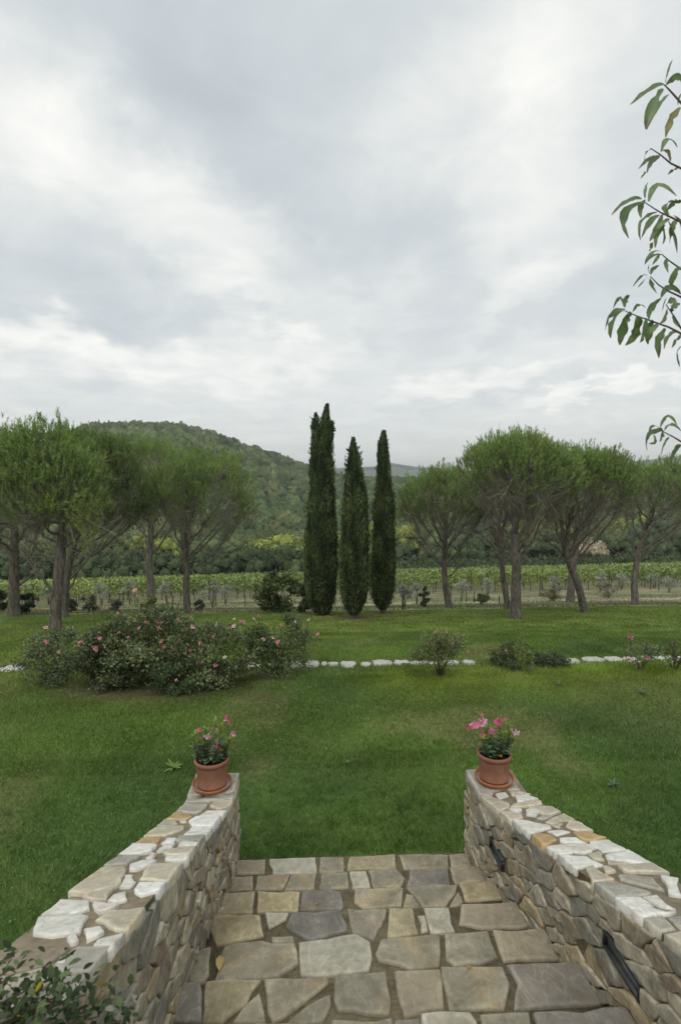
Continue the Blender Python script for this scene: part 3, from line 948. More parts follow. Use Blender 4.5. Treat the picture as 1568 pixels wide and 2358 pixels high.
def face_stones(parent, fn, xf, side, light=()):
    """thin irregular stones laid in rough courses on the inner face; v = depth below the wall top"""
    cnt = 0
    pts = jitter_grid(1.02, YE, .03, 1.9, .185, .054, .5, .24)
    for c in voronoi(pts, (1.0, YE-.002, .0, 2.0), .004, aniso=2.2):
        u, v_ = c.mean(0); zc = float(fn(np.array(u))) - .03 - v_
        if zc < stair_z(u) - .10 or zc < -.02: continue
        skip = False
        for (ly, lz, lw, lh) in light:
            lo_u, hi_u = ly-lw/2-.006, ly+lw/2+.006
            zt_ = float(fn(np.array(u))) - .03; lo_v, hi_v = zt_-lz-lh/2-.006, zt_-lz+lh/2+.006
            if c[:, 0].max() < lo_u or c[:, 0].min() > hi_u or c[:, 1].max() < lo_v or c[:, 1].min() > hi_v: continue
            dists = [(lo_u-u, (lo_u, 0), (1, 0)), (u-hi_u, (hi_u, 0), (-1, 0)), (lo_v-v_, (0, lo_v), (0, 1)), (v_-hi_v, (0, hi_v), (0, -1))]
            dd_, pnt, nv = max(dists, key=lambda t_: t_[0])
            if dd_ < -.015: skip = True; break
            c = clip_half(c, np.array(pnt, float), np.array(nv, float))
            if len(c) < 3 or min(np.ptp(c, axis=0)) < .012: skip = True; break
        if skip: continue
        # rows lean a little with the slope of the wall
        def to3d(uv, h):
            z = fn(uv[:, 0]) - .03 - uv[:, 1]
            return np.column_stack([np.full(len(uv), xf - side*.012) + side*h, uv[:, 0], z])
        th = rng.uniform(.014, .030)
        V, fc = prism(c, to3d, th, bev=.005, jit=.006, seg=.035, tilt=.06, crown=.0)
        stone_obj('stone', V, fc, M['wall_stone'], parent, flip=(side > 0))
        cnt += 1
    return cnt


nl = face_stones(wl, top_l, XL, 1)
nrr = face_stones(wr, top_r, XR, -1, LIGHTS)
# end faces of the walls, towards the lawn
for (parent, xa, xb, fn) in ((wl, XLO, XL, top_l), (wr, XR, XRO, top_r)):
    pts = jitter_grid(xa, xb, 0, .66, .13, .07, .4, .05)
    for c in voronoi(pts, (xa, xb, 0, .66), .007, aniso=1.4):
        V, fc = prism(c, lambda uv, h: np.column_stack([uv[:, 0], YE-.02 + h, uv[:, 1]]), rng.uniform(.01, .03), bev=.005, tilt=.05, crown=.001)
        stone_obj('stone', V, fc, M['wall_stone'], parent, flip=False)
# outer faces: out of the photo's sight, joined in one piece each
for (parent, xf, fn, side) in ((wl, XLO, top_l, -1), (wr, XRO, top_r, 1)):
    g = Geo()
    pts = jitter_grid(-1.0, YE, .03, 2.0, .24, .1, .45, .1)
    for c in voronoi(pts, (-1.0, YE-.002, 0, 2.1), .009, aniso=1.5):
        u, v_ = c.mean(0)
        if float(fn(np.array(u))) - .03 - v_ < -.05: continue
        V, fc = prism(c, lambda uv, h: np.column_stack([np.full(len(uv), xf - side*.012) + side*h, uv[:, 0], fn(uv[:, 0]) - .03 - uv[:, 1]]), .02, bev=.01, seg=.15)
        for f in fc:
            nV = g.n
            g.add(V, f)
    o = g.obj('outer_face_stones', M['wall_stone'], parent, origin=np.array(parent.location)); o['kind'] = 'stuff'

CAPL = [
 ('g', [(1045, 157), (1093, 157), (1085, 190), (1075, 235), (1000, 262), (885, 262), (893, 190), (905, 157)]),
 ('g', [(866, 287), (884, 232), (950, 266), (1070, 250), (1058, 272), (975, 282)]),
 ('g', [(815, 325), (850, 292), (955, 298), (935, 322), (900, 335)]), ('b', [(965, 302), (985, 284), (1058, 275), (1050, 310), (1000, 318)]),
 ('t', [(775, 362), (800, 330), (870, 333), (888, 350), (855, 362)]), ('w', [(915, 345), (950, 322), (1028, 320), (1000, 348)]),
 ('g', [(742, 395), (770, 366), (812, 370), (820, 386), (780, 397)]), ('b', [(825, 362), (865, 362), (862, 376), (830, 376)]),
 ('w', [(868, 377), (900, 354), (995, 352), (975, 396), (885, 396)]), ('b', [(676, 440), (720, 402), (845, 394), (845, 410), (760, 438)]),
 ('w', [(845, 434), (875, 402), (970, 402), (935, 438)]), ('t', [(634, 477), (660, 450), (740, 446), (730, 466), (690, 477)]),
 ('w', [(742, 476), (770, 449), (815, 449), (805, 468)]), ('g', [(812, 472), (826, 447), (935, 441), (905, 490), (893, 473)]),
 ('w', [(570, 530), (618, 480), (725, 482), (690, 518), (620, 528)]), ('w', [(722, 515), (750, 481), (808, 478), (795, 500)]),
 ('w', [(820, 488), (830, 475), (893, 475), (885, 489)]), ('b', [(750, 517), (790, 502), (878, 490), (860, 530), (770, 532)]),
 ('g', [(497, 585), (550, 533), (655, 535), (580, 574)]), ('w', [(672, 552), (700, 520), (720, 525), (700, 550)]),
 ('w', [(760, 553), (762, 536), (838, 532), (822, 559)]), ('w', [(597, 600), (598, 577), (655, 556), (722, 555), (640, 602)]),
 ('b', [(642, 637), (690, 568), (820, 565), (780, 627), (742, 650)]), ('b', [(338, 712), (480, 590), (575, 588), (582, 600), (540, 682), (400, 715)]),
 ('w', [(565, 650), (575, 620), (612, 622), (618, 648)]), ('w', [(550, 681), (565, 655), (628, 655), (600, 681)]),
 ('w', [(622, 700), (640, 655), (750, 655), (735, 692), (650, 716)]), ('b', [(380, 727), (440, 692), (525, 690), (490, 740), (430, 742)]),
 ('w', [(495, 742), (520, 715), (580, 695), (587, 738), (540, 752)]), ('w', [(250, 800), (330, 735), (412, 740), (415, 782), (340, 797)]),
 ('w', [(427, 765), (435, 750), (552, 772), (460, 800)]), ('w', [(153, 897), (215, 815), (350, 805), (410, 812), (370, 892), (240, 912)]),
 ('b', [(440, 837), (500, 790), (642, 775), (570, 887), (500, 867)]), ('w', [(387, 885), (465, 866), (482, 885), (400, 932)]),
 ('w', [(410, 977), (450, 920), (554, 888), (510, 967)]), ('w', [(310, 915), (345, 895), (365, 925), (330, 947)]), ('w', [(260, 1042), (280, 1000), (312, 1000), (300, 1037)]),
]
CAPR = [
 ('g', [(45, 0), (300, -10), (385, 75), (350, 130), (240, 152), (220, 187), (140, 182), (90, 90)]), ('g', [(382, 85), (432, 150), (350, 150), (330, 130)]),
 ('w', [(250, 167), (325, 152), (350, 187), (290, 202)]), ('b', [(352, 154), (430, 154), (470, 174), (380, 184)]), ('w', [(395, 192), (470, 180), (527, 208), (410, 230)]),
 ('b', [(140, 190), (215, 184), (355, 242), (350, 267), (255, 290)]), ('b', [(357, 262), (400, 232), (560, 217), (572, 247), (470, 262), (370, 269)]),
 ('b', [(487, 272), (510, 257), (620, 264), (705, 297), (640, 320), (580, 310)]), ('w', [(350, 277), (440, 277), (440, 294), (380, 295)]),
 ('b', [(290, 292), (350, 284), (440, 305), (450, 340), (365, 357), (315, 325)]), ('w', [(470, 285), (560, 287), (565, 305), (545, 332), (470, 318)]),
 ('g', [(545, 345), (590, 322), (680, 320), (600, 345)]), ('b', [(605, 365), (660, 332), (722, 305), (782, 357), (700, 365), (690, 385)]),
 ('b', [(640, 385), (700, 372), (730, 382), (710, 412)]), ('w', [(365, 362), (440, 357), (640, 396), (650, 420), (480, 452)]),
 ('b', [(750, 400), (770, 362), (842, 365), (918, 430), (830, 428)]), ('w', [(620, 434), (660, 422), (730, 420), (785, 438), (690, 460)]),
 ('t', [(805, 447), (905, 434), (990, 480), (900, 500), (850, 482)]), ('t', [(505, 464), (560, 452), (640, 462), (690, 497), (610, 534)]),
 ('w', [(705, 477), (830, 477), (905, 516), (800, 510), (715, 512)]), ('w', [(606, 543), (760, 517), (890, 522), (985, 550), (880, 590), (680, 566)]),
 ('w', [(917, 490), (1012, 487), (1168, 570), (1010, 580), (920, 522)]), ('w', [(680, 574), (770, 572), (815, 590), (760, 598), (700, 592)]),
 ('b', [(895, 592), (985, 574), (1005, 587), (1025, 640), (960, 630)]), ('w', [(1030, 607), (1165, 574), (1230, 592), (1328, 665), (1200, 660), (1050, 642)]),
 ('w', [(710, 604), (900, 612), (1020, 680), (960, 690), (835, 704)]), ('b', [(1045, 648), (1190, 664), (1180, 674), (1050, 670)]),
 ('b', [(1010, 692), (1050, 684), (1105, 727), (1030, 730)]), ('b', [(1115, 682), (1330, 670), (1450, 740), (1180, 730)]),
 ('b', [(890, 692), (940, 682), (1010, 737), (1095, 782), (960, 802)]), ('g', [(1120, 747), (1170, 737), (1370, 762), (1450, 865), (1140, 780)]),
 ('g', [(980, 804), (1100, 792), (1355, 872), (1350, 892), (1115, 918), (1055, 882)]), ('w', [(1420, 747), (1505, 770), (1535, 812), (1570, 905), (1480, 882), (1455, 802)]),
 ('w', [(1115, 932), (1150, 907), (1270, 912), (1420, 1000), (1535, 1022), (1320, 1054), (1225, 1012)]), ('w', [(1285, 912), (1390, 897), (1470, 960), (1530, 1003), (1410, 972)]),
]
CM = {'w': 'cap_white', 'b': 'cap_beige', 't': 'cap_tan', 'g': 'cap_grey'}
for (parent, caps, cvt, fn, x0, x1, yl) in ((wl, CAPL, CR1, top_l, XLO, XL, 1.53), (wr, CAPR, CR8, top_r, XR, XRO, 1.86)):
    T_ = lambda x, y: fn(y) + 0*x
    for ci, (cl, poly) in enumerate(caps):
        P = []
        for p in poly:
            h = hit(*cvt(p), fn=T_, t0=.8, t1=8)
            P.append([np.clip(h[0], x0-.012, x1+.012), min(h[1], YE+.01)])
        P = np.array(P)
        # stones whose outline nearly reaches a face of the wall are pulled flush to it
        P[:, 0] = np.where(np.abs(P[:, 0]-x0) < .035, x0-.01, np.where(np.abs(P[:, 0]-x1) < .03, x1+.01, P[:, 0]))
        th = .042 + rng.uniform(-.004, .006)
        V, fc = prism(P, lambda uv, h: np.column_stack([uv[:, 0], uv[:, 1], fn(uv[:, 1]) - .038 + h]), th, bev=.006, jit=.004, seg=.04, tilt=.01, foot=0.0)
        V[:len(V)//4, 2] -= .0
        o = stone_obj('capstone', V, fc, M[CM[cl]], parent)
        if cl == 't': o['label'] = 'ochre capstone'
    # the part of the coping nearer than the photo reaches
    pts = jitter_grid(x0, x1, -1.0, yl, .15, .15, .35, .05)
    for c in voronoi(pts, (x0-.01, x1+.01, -1.0, yl), .009):
        V, fc = prism(c, lambda uv, h: np.column_stack([uv[:, 0], uv[:, 1], fn(uv[:, 1]) - .038 + h]), .04, bev=.006, jit=.003, tilt=.01, foot=0.0)
        stone_obj('capstone', V, fc, M[['slab_brown', 'cap_beige', 'cap_grey'][rng.integers(3)]], parent)

# lights let into the right wall
for i, (ly, lz, lw, lh) in enumerate(LIGHTS):
    lab = ['slim black recessed stair light in the right wall, the farther one near the lawn', 'long black recessed stair light in the right wall, the nearer one low in the corner'][i]
    e = empty('recessed_light', (XR, ly, lz), lab, 'light', 'lights let into the right wall')
    lh = max(lh, .078)
    sl = -.36*0
    g = Geo(); b = .012
    def bx(g, y0, y1, z0, z1, x0=-.018, x1=.03):
        V = np.array([[x0, y0, z0], [x1, y0, z0], [x1, y1, z0], [x0, y1, z0], [x0, y0, z1], [x1, y0, z1], [x1, y1, z1], [x0, y1, z1]])
        g.add(V, np.array([[0, 3, 2, 1], [4, 5, 6, 7], [0, 1, 5, 4], [1, 2, 6, 5], [2, 3, 7, 6], [3, 0, 4, 7]]))
    bx(g, -lw/2, lw/2, lh/2-b, lh/2); bx(g, -lw/2, lw/2, -lh/2, -lh/2+b)
    bx(g, -lw/2, -lw/2+b, -lh/2+b, lh/2-b); bx(g, lw/2-b, lw/2, -lh/2+b, lh/2-b)
    g.obj('frame', M['frame'], e)
    g = Geo(); bx(g, -lw/2+b, lw/2-b, -lh/2+b, lh/2-b, -.004, .028); g.obj('lens', M['lens'], e)

# short return wall on the left holding the planting bed at terrace level
rw = empty('retaining_wall', (-2.2, 1.4, 0), 'brown stone retaining wall end at the bottom left corner behind the leafy bush', 'wall')
g = Geo()
def boxg(g, x0, x1, y0, y1, z0, z1, col=(1, 1, 1)):
    V = np.array([[x0, y0, z0], [x1, y0, z0], [x1, y1, z0], [x0, y1, z0], [x0, y0, z1], [x1, y0, z1], [x1, y1, z1], [x0, y1, z1]])
    g.add(V, np.array([[0, 3, 2, 1], [4, 5, 6, 7], [0, 1, 5, 4], [1, 2, 6, 5], [2, 3, 7, 6], [3, 0, 4, 7]]), col)
boxg(g, -3.6, XLO-.03, .6, 1.50, -.2, 1.50)
g.obj('mortar', M['mortar'], rw, origin=np.array(rw.location))
for c in voronoi(jitter_grid(-3.6, XLO-.03, 0, 1.5, .2, .1, .4, .05), (-3.6, XLO-.04, 0, 1.5), .008, aniso=1.5):
    V, fc = prism(c, lambda uv, h: np.column_stack([uv[:, 0], 1.50 + h, uv[:, 1]]), .02, bev=.01, tilt=.08)
    stone_obj('stone', V, fc, M['wall_stone'], rw, flip=True)
for c in voronoi(jitter_grid(-3.6, XLO-.04, .6, 1.5, .22, .2, .4, .05), (-3.6, XLO-.04, .6, 1.5), .01):
    V, fc = prism(c, lambda uv, h: np.column_stack([uv[:, 0], uv[:, 1], 1.50 + h]), .03, bev=.012, tilt=.03, crown=.01)
    stone_obj('stone', V, fc, M['slab_brown'], rw)


# ------------------------------------------------------------------ pots
def lathe(profile, n=40, col=(1, 1, 1)):
    P = np.array(profile); a = np.linspace(0, 2*math.pi, n, endpoint=False)
    V = np.stack([P[:, 0][:, None]*np.cos(a), P[:, 0][:, None]*np.sin(a), np.repeat(P[:, 1][:, None], n, 1)], -1).reshape(-1, 3)
    i = np.arange(len(P)-1)[:, None]*n; j = np.arange(n)[None]; j2 = (j+1) % n
    return V, np.stack([i+j, i+j2, i+n+j2, i+n+j], -1).reshape(-1, 4)


def flower(size, colr, hue2, D):
    """five petals round a pale funnel throat, opening along D"""
    g = Geo()
    D = D/np.linalg.norm(D)
    A = nrm(np.cross(D, [.3, .2, 1.0])); B = np.cross(D, A)
    tube(g, np.array([D*-size*.9, D*-size*.35, D*0]), [.004*size/.05, .006*size/.05, .011*size/.05], 6, hue2)
    for k in range(5):
        a = k*2*math.pi/5 + rng.normal(0, .1)
        r = math.cos(a)*A + math.sin(a)*B; s = -math.sin(a)*A + math.cos(a)*B
        q = np.array([D*0 + r*.2*size - s*.08*size, D*0 + r*.2*size + s*.08*size, D*.12*size + r*.62*size + s*.34*size, D*.03*size + r*size + s*.12*size, D*.0*size + r*.95*size - s*.2*size, D*.12*size + r*.6*size - s*.33*size])
        q *= rng.uniform(.75, 1.1); q += rng.normal(0, size*.09, q.shape)
        g.add(q, np.array([[0, 1, 2, 5], [2, 3, 4, 5]]), np.array(colr)*rng.uniform(.8, 1.2))
    for k in range(4):
        a = k*math.pi/2 + rng.uniform(0, 1); r = math.cos(a)*A + math.sin(a)*B; s = -math.sin(a)*A + math.cos(a)*B
        q = np.array([D*.05*size, r*.38*size + s*.25*size + D*.28*size, r*.45*size + D*.42*size, r*.36*size - s*.25*size + D*.26*size]) + rng.normal(0, size*.06, (4, 3))
        g.add(q, np.array([[0, 1, 2, 3]]), np.array(colr)*rng.uniform(.7, 1.1))
    return g


def small_leaf(g, P, D, L, Wd, col):
    """curved two-sided leaf of four faces with a fold"""
    D = D/np.linalg.norm(D); S = nrm(np.cross(D, [0, 0, 1.]) + 1e-6); U = np.cross(S, D)
    pts = []
    for t, w, u in ((0, .12, 0), (.3, .9, .04), (.65, .85, 0), (1, .05, -.14)):
        c = P + D*L*t + U*L*u
        pts += [c - S*Wd/2*w + U*Wd*.12, c, c + S*Wd/2*w + U*Wd*.12]
    f = []
    for i in range(3):
        f += [[i*3, i*3+1, i*3+4, i*3+3], [i*3+1, i*3+2, i*3+5, i*3+4]]
    g.add(np.array(pts), np.array(f), col)


def potted(bx_, by_, z, lab, slab, flw, stems_px, seed):
    r = np.random.default_rng(seed)
    e = empty('potted_plant', (bx_, by_, z + .018), lab, 'potted plant', 'flowering plants in terracotta pots on the walls')
    V, Fc = lathe([(0, .004), (.104, .004), (.108, .012), (.106, .02), (.103, .024), (.108, .10), (.113, .155), (.113, .162), (.119, .166), (.125, .174), (.127, .184), (.124, .194), (.117, .198), (.110, .194), (.107, .180), (.105, .165)], 48)
    g = Geo(); g.add(V[:48*9], Fc[:48*7]); g = Geo()
    g.add(V, Fc); g.obj('pot', M['terracotta'], e, smooth=True)
    V, Fc = lathe([(.1065, .160), (.08, .166), (.04, .164), (.0, .168)], 32); V[:, 2] += r.normal(0, .002, len(V))
    g = Geo(); g.add(V, Fc); g.obj('soil', M['soil'], e, smooth=True)
    gs = Geo(); cols_old = np.array([.10, .155, .075]); cols_new = np.array([.21, .30, .05]); pale = np.array([.24, .30, .18])
    for (sx, sh, lean) in stems_px:
        a0 = r.uniform(0, 6.28); p0 = np.array([math.cos(a0)*.04, math.sin(a0)*.04, .165]); p0[0] += sx*.3
        p2 = np.array([sx, r.uniform(-.06, .06), .165+sh]); p1 = (p0+p2)/2 + np.array([lean, 0, .03])
        pl = bez(p0, p1, p2, 7); tube(gs, pl, np.linspace(.0035, .0018, 7), 5, (.12, .10, .05))
        nlv = int(14 + sh*70)
        for k in range(nlv):
            t = (k+.5)/nlv; c = (1-t)**2*p0 + 2*t*(1-t)*p1 + t*t*p2
            a = k*2.4 + r.uniform(-.4, .4); D = np.array([math.cos(a), math.sin(a), .35 + .7*t])
            L = (.064 if t < .45 else .050)*r.uniform(.7, 1.2); wd = L*(.62 if t < .5 else .42)
            if t < .5: cc = cols_old + (pale-cols_old)*r.random()*.7
            else: cc = cols_old + (cols_new-cols_old)*r.uniform(.4, 1)
            if r.random() < .06: cc = np.array([.35, .27, .03])
            lg = Geo(); small_leaf(lg, np.zeros(3), D, L, wd, cc)
            o = lg.obj('leaf', M['leaf'], e); o.location = c
    for k in range(16):
        a = r.uniform(0, 6.28); rr0 = r.uniform(.01, .05)
        lg = Geo(); small_leaf(lg, np.zeros(3), np.array([math.cos(a), math.sin(a), r.uniform(-.1, .6)]), r.uniform(.055, .075), r.uniform(.034, .045), cols_old + (pale-cols_old)*r.random())
        o = lg.obj('leaf', M['leaf'], e); o.location = (math.cos(a)*rr0, math.sin(a)*rr0, .185 + r.uniform(0, .04))
    gs.obj('stems', M['rose_stem'], e)
    for (fx, fy, fz, dx, dy, dz, s, c) in flw:
        cc = {'p': (.74, .26, .40), 'd': (.66, .14, .27), 'l': (.78, .48, .62)}[c]
        fg = flower(s, cc, (.75, .55, .5), np.array([dx, dy, dz], float)); o = fg.obj('flower', M['petal'], e); o.location = (fx, fy, fz)
        st = Geo(); tube(st, np.array([[fx*.6, fy*.6, fz-.10], [fx*.9, fy*.9, fz-.05], np.array([fx, fy, fz]) - np.array([dx, dy, dz])*s*.8]), .0015, 4, (.2, .25, .08)); st.obj('flower_stalk', M['leaf'], e)
    # saucer
    s = Geo()
    V, Fc = lathe([(0, 0.002), (.118, .002), (.128, .008), (.134, .02), (.139, .034), (.137, .038), (.133, .036), (.127, .020), (.122, .016)], 48)
    s.add(V, Fc)
    sc = empty('plant_saucer', (bx_, by_, z), slab, 'saucer', 'terracotta saucers under the pots')
    sc.scale = (1.05, 1.05, 1.05)
    s.obj('dish', M['terracotta_saucer'], sc, smooth=True)
    s = Geo(); V, Fc = lathe([(.122, .016), (.05, .016), (0, .016)], 48); s.add(V, Fc); s.obj('lime_film', M['saucer_in'], sc)
    return e


pl_ = hit(489.3, 1813, fn=lambda x, y: top_l(y) + 0*x, t0=2, t1=8)
pr_ = hit(1136.8, 1799, fn=lambda x, y: top_r(y) + 0*x, t0=2, t1=8)
sc_ = 1.03
pL = potted(pl_[0], pl_[1], .708, 'left terracotta pot of leafy green dipladenia with few pink flowers', 'terracotta saucer under the left flower pot',
            [(.115, 0, .475, .8, -.2, .35, .036, 'd'), (.155, -.01, .375, .6, -.3, .7, .026, 'p'), (-.09, 0, .40, .5, -.2, 1, .022, 'd'), (-.02, -.02, .36, -.1, -.8, -.5, .034, 'l'),
             (.035, .02, .385, .3, -.7, -.4, .032, 'l'), (.05, -.04, .30, .3, -.9, -.2, .03, 'p'), (-.08, .03, .33, -.2, 0, 1, .018, 'd'), (.0, .03, .40, 0, 0, 1, .016, 'd')],
            [(-.12, .20, -.05), (-.085, .14, -.03), (-.02, .18, 0), (.02, .28, 0), (.075, .29, .02), (.13, .18, .05), (.09, .10, .04), (-.05, .22, 0)], 3)
pR = potted(pr_[0], pr_[1], .708, 'right terracotta pot of dipladenia with a spray of pink flowers leaning left', 'terracotta saucer under the right flower pot',
            [(-.20, -.02, .40, -.6, -.4, -.4, .036, 'd'), (-.155, 0, .405, -.1, -.7, .1, .036, 'p'), (-.115, .01, .41, .1, -.7, .2, .040, 'p'), (-.08, .02, .42, .2, -.8, .5, .038, 'l'),
             (.02, 0, .42, .2, -.7, .1, .04, 'd'), (-.04, -.02, .37, -.4, -.6, -.2, .034, 'p'), (-.10, -.03, .335, -.4, -.4, .2, .03, 'd'), (.16, 0, .34, -.2, -.8, 0, .032, 'l'), (.125, .01, .36, .1, 0, 1, .016, 'l'),
             (-.09, .02, .47, 0, 0, 1, .018, 'd'), (.055, .02, .43, .1, 0, 1, .016, 'd'), (.09, .03, .43, .1, 0, 1, .018, 'd')],
            [(-.10, .16, -.04), (-.06, .22, -.03), (-.02, .20, 0), (.03, .26, .01), (.07, .19, .02), (.11, .22, .03), (.14, .13, .04)], 5)
for o in (pL, pR): o.scale = (sc_, sc_, sc_)


# ------------------------------------------------------------------ row of white stones
ST = [('a', 3, 75, 450, 486), ('a', 95, 140, 453, 478), ('a', 152, 242, 447, 474), ('a', 248, 318, 446, 470), ('a', 322, 405, 445, 467), ('a', 412, 468, 447, 472),
      ('a', 480, 548, 445, 470), ('a', 570, 630, 443, 469), ('a', 1015, 1110, 434, 463), ('a', 1122, 1226, 431, 458), ('a', 1233, 1318, 429, 457), ('a', 1322, 1396, 427, 462),
      ('a', 1400, 1452, 427, 450), ('a', 1456, 1512, 425, 447), ('a', 1525, 1568, 424, 452), ('a', 1580, 1660, 423, 450),
      ('b', 1040, 1100, 458, 485), ('b', 1130, 1200, 458, 484), ('b', 1240, 1305, 457, 486), ('b', 1312, 1393, 455, 487), ('b', 1402, 1468, 453, 482), ('b', 1480, 1505, 452, 473), ('b', 1512, 1562, 453, 475),
      ('b', 2, 50, 474, 502), ('b', -70, -10, 476, 505), ('b', 56, 100, 472, 498)]
swords = {0: 'wedge shaped white stone below the cypresses, pointed end down', 8: 'flat white stone right after the dark creeping shrub', 9: 'smooth oval white stone second after the dark creeping shrub'}
for i, (k, x0, x1, y0, y1) in enumerate(ST):
    cv = (lambda a, b: (784.7 + .4996*a, 1296.4 + .4996*b)) if k == 'a' else (lambda a, b: (.5004*a, 1296.4 + .5004*b))
    A = hit(*cv(x0, y1)); Bp = hit(*cv(x1, y1)); Cp = hit(*cv((x0+x1)/2, y0), add=.05)
    wd = np.linalg.norm(Bp-A); dp = max(.16, min(.34, Cp[1]-A[1])); cx_, cy_ = (A[0]+Bp[0])/2, A[1] + dp/2
    th = np.linspace(0, 2*math.pi, 14, endpoint=False)
    sq = (np.abs(np.cos(th))**4 + np.abs(np.sin(th))**4)**(-.25)
    P = np.column_stack([np.cos(th)*sq*wd/2, np.sin(th)*sq*dp/2])*(1 + rng.normal(0, .11, 14))[:, None]
    if i == 0: P[:, 0] *= np.where(P[:, 1] < 0, .55, 1)
    V, fc = prism(P, lambda uv, h: np.column_stack([uv[:, 0], uv[:, 1], h]), rng.uniform(.022, .045), bev=.008, jit=.02, seg=.06, tilt=.04, crown=.004)
    V += rng.normal(0, .004, V.shape)
    me = raw_mesh('edging_stone', V, fc, smooth=False)
    o = link('edging_stone', me, M['white_rock'], None, (cx_, cy_, float(T(cx_, cy_)) + .0))
    words = ['broad', 'small', 'long flat', 'chipped', 'rounded', 'squarish']
    lab = swords.get(i)
    if lab is None:
        where = ('half hidden behind the rose bushes' if k == 'b' and x0 > 1000 and x1 < 1310 else 'just right of the large rose bushes' if k == 'b' and x0 > 1000
                 else 'at the left picture edge' if k == 'b' else 'below the cypresses' if i < 5
                 else 'at the small leafy rose bush' if i < 8 else 'near the bare twiggy rose')
        pos = ['leftmost', 'second from the left', 'third from the left', 'fourth', 'fifth', 'sixth', 'last']
        grp = [j for j, s_ in enumerate(ST) if j not in swords]
        lab = 'white stone ' + where
    o['label'] = lab; tag(o, None, 'stone', 'row of white stones across the lawn')
# make repeated labels particular
from collections import defaultdict
dd = defaultdict(list)
for o in list(COL.objects):
    if o.name.startswith('edging_stone'): dd[o['label']].append(o)
ordn = ['first', 'second', 'third', 'fourth', 'fifth', 'sixth', 'seventh', 'eighth']
for k, l in dd.items():
    if len(l) > 1:
        l.sort(key=lambda o: o.location.x)
        for j, o in enumerate(l): o['label'] = ordn[j] + ' from left, ' + k


# ------------------------------------------------------------------ umbrella pines
def colvar(n, a, b, k=1.0):
    return np.asarray(a) + (np.asarray(b)-np.asarray(a))*(rng.random(n)**k)[:, None]


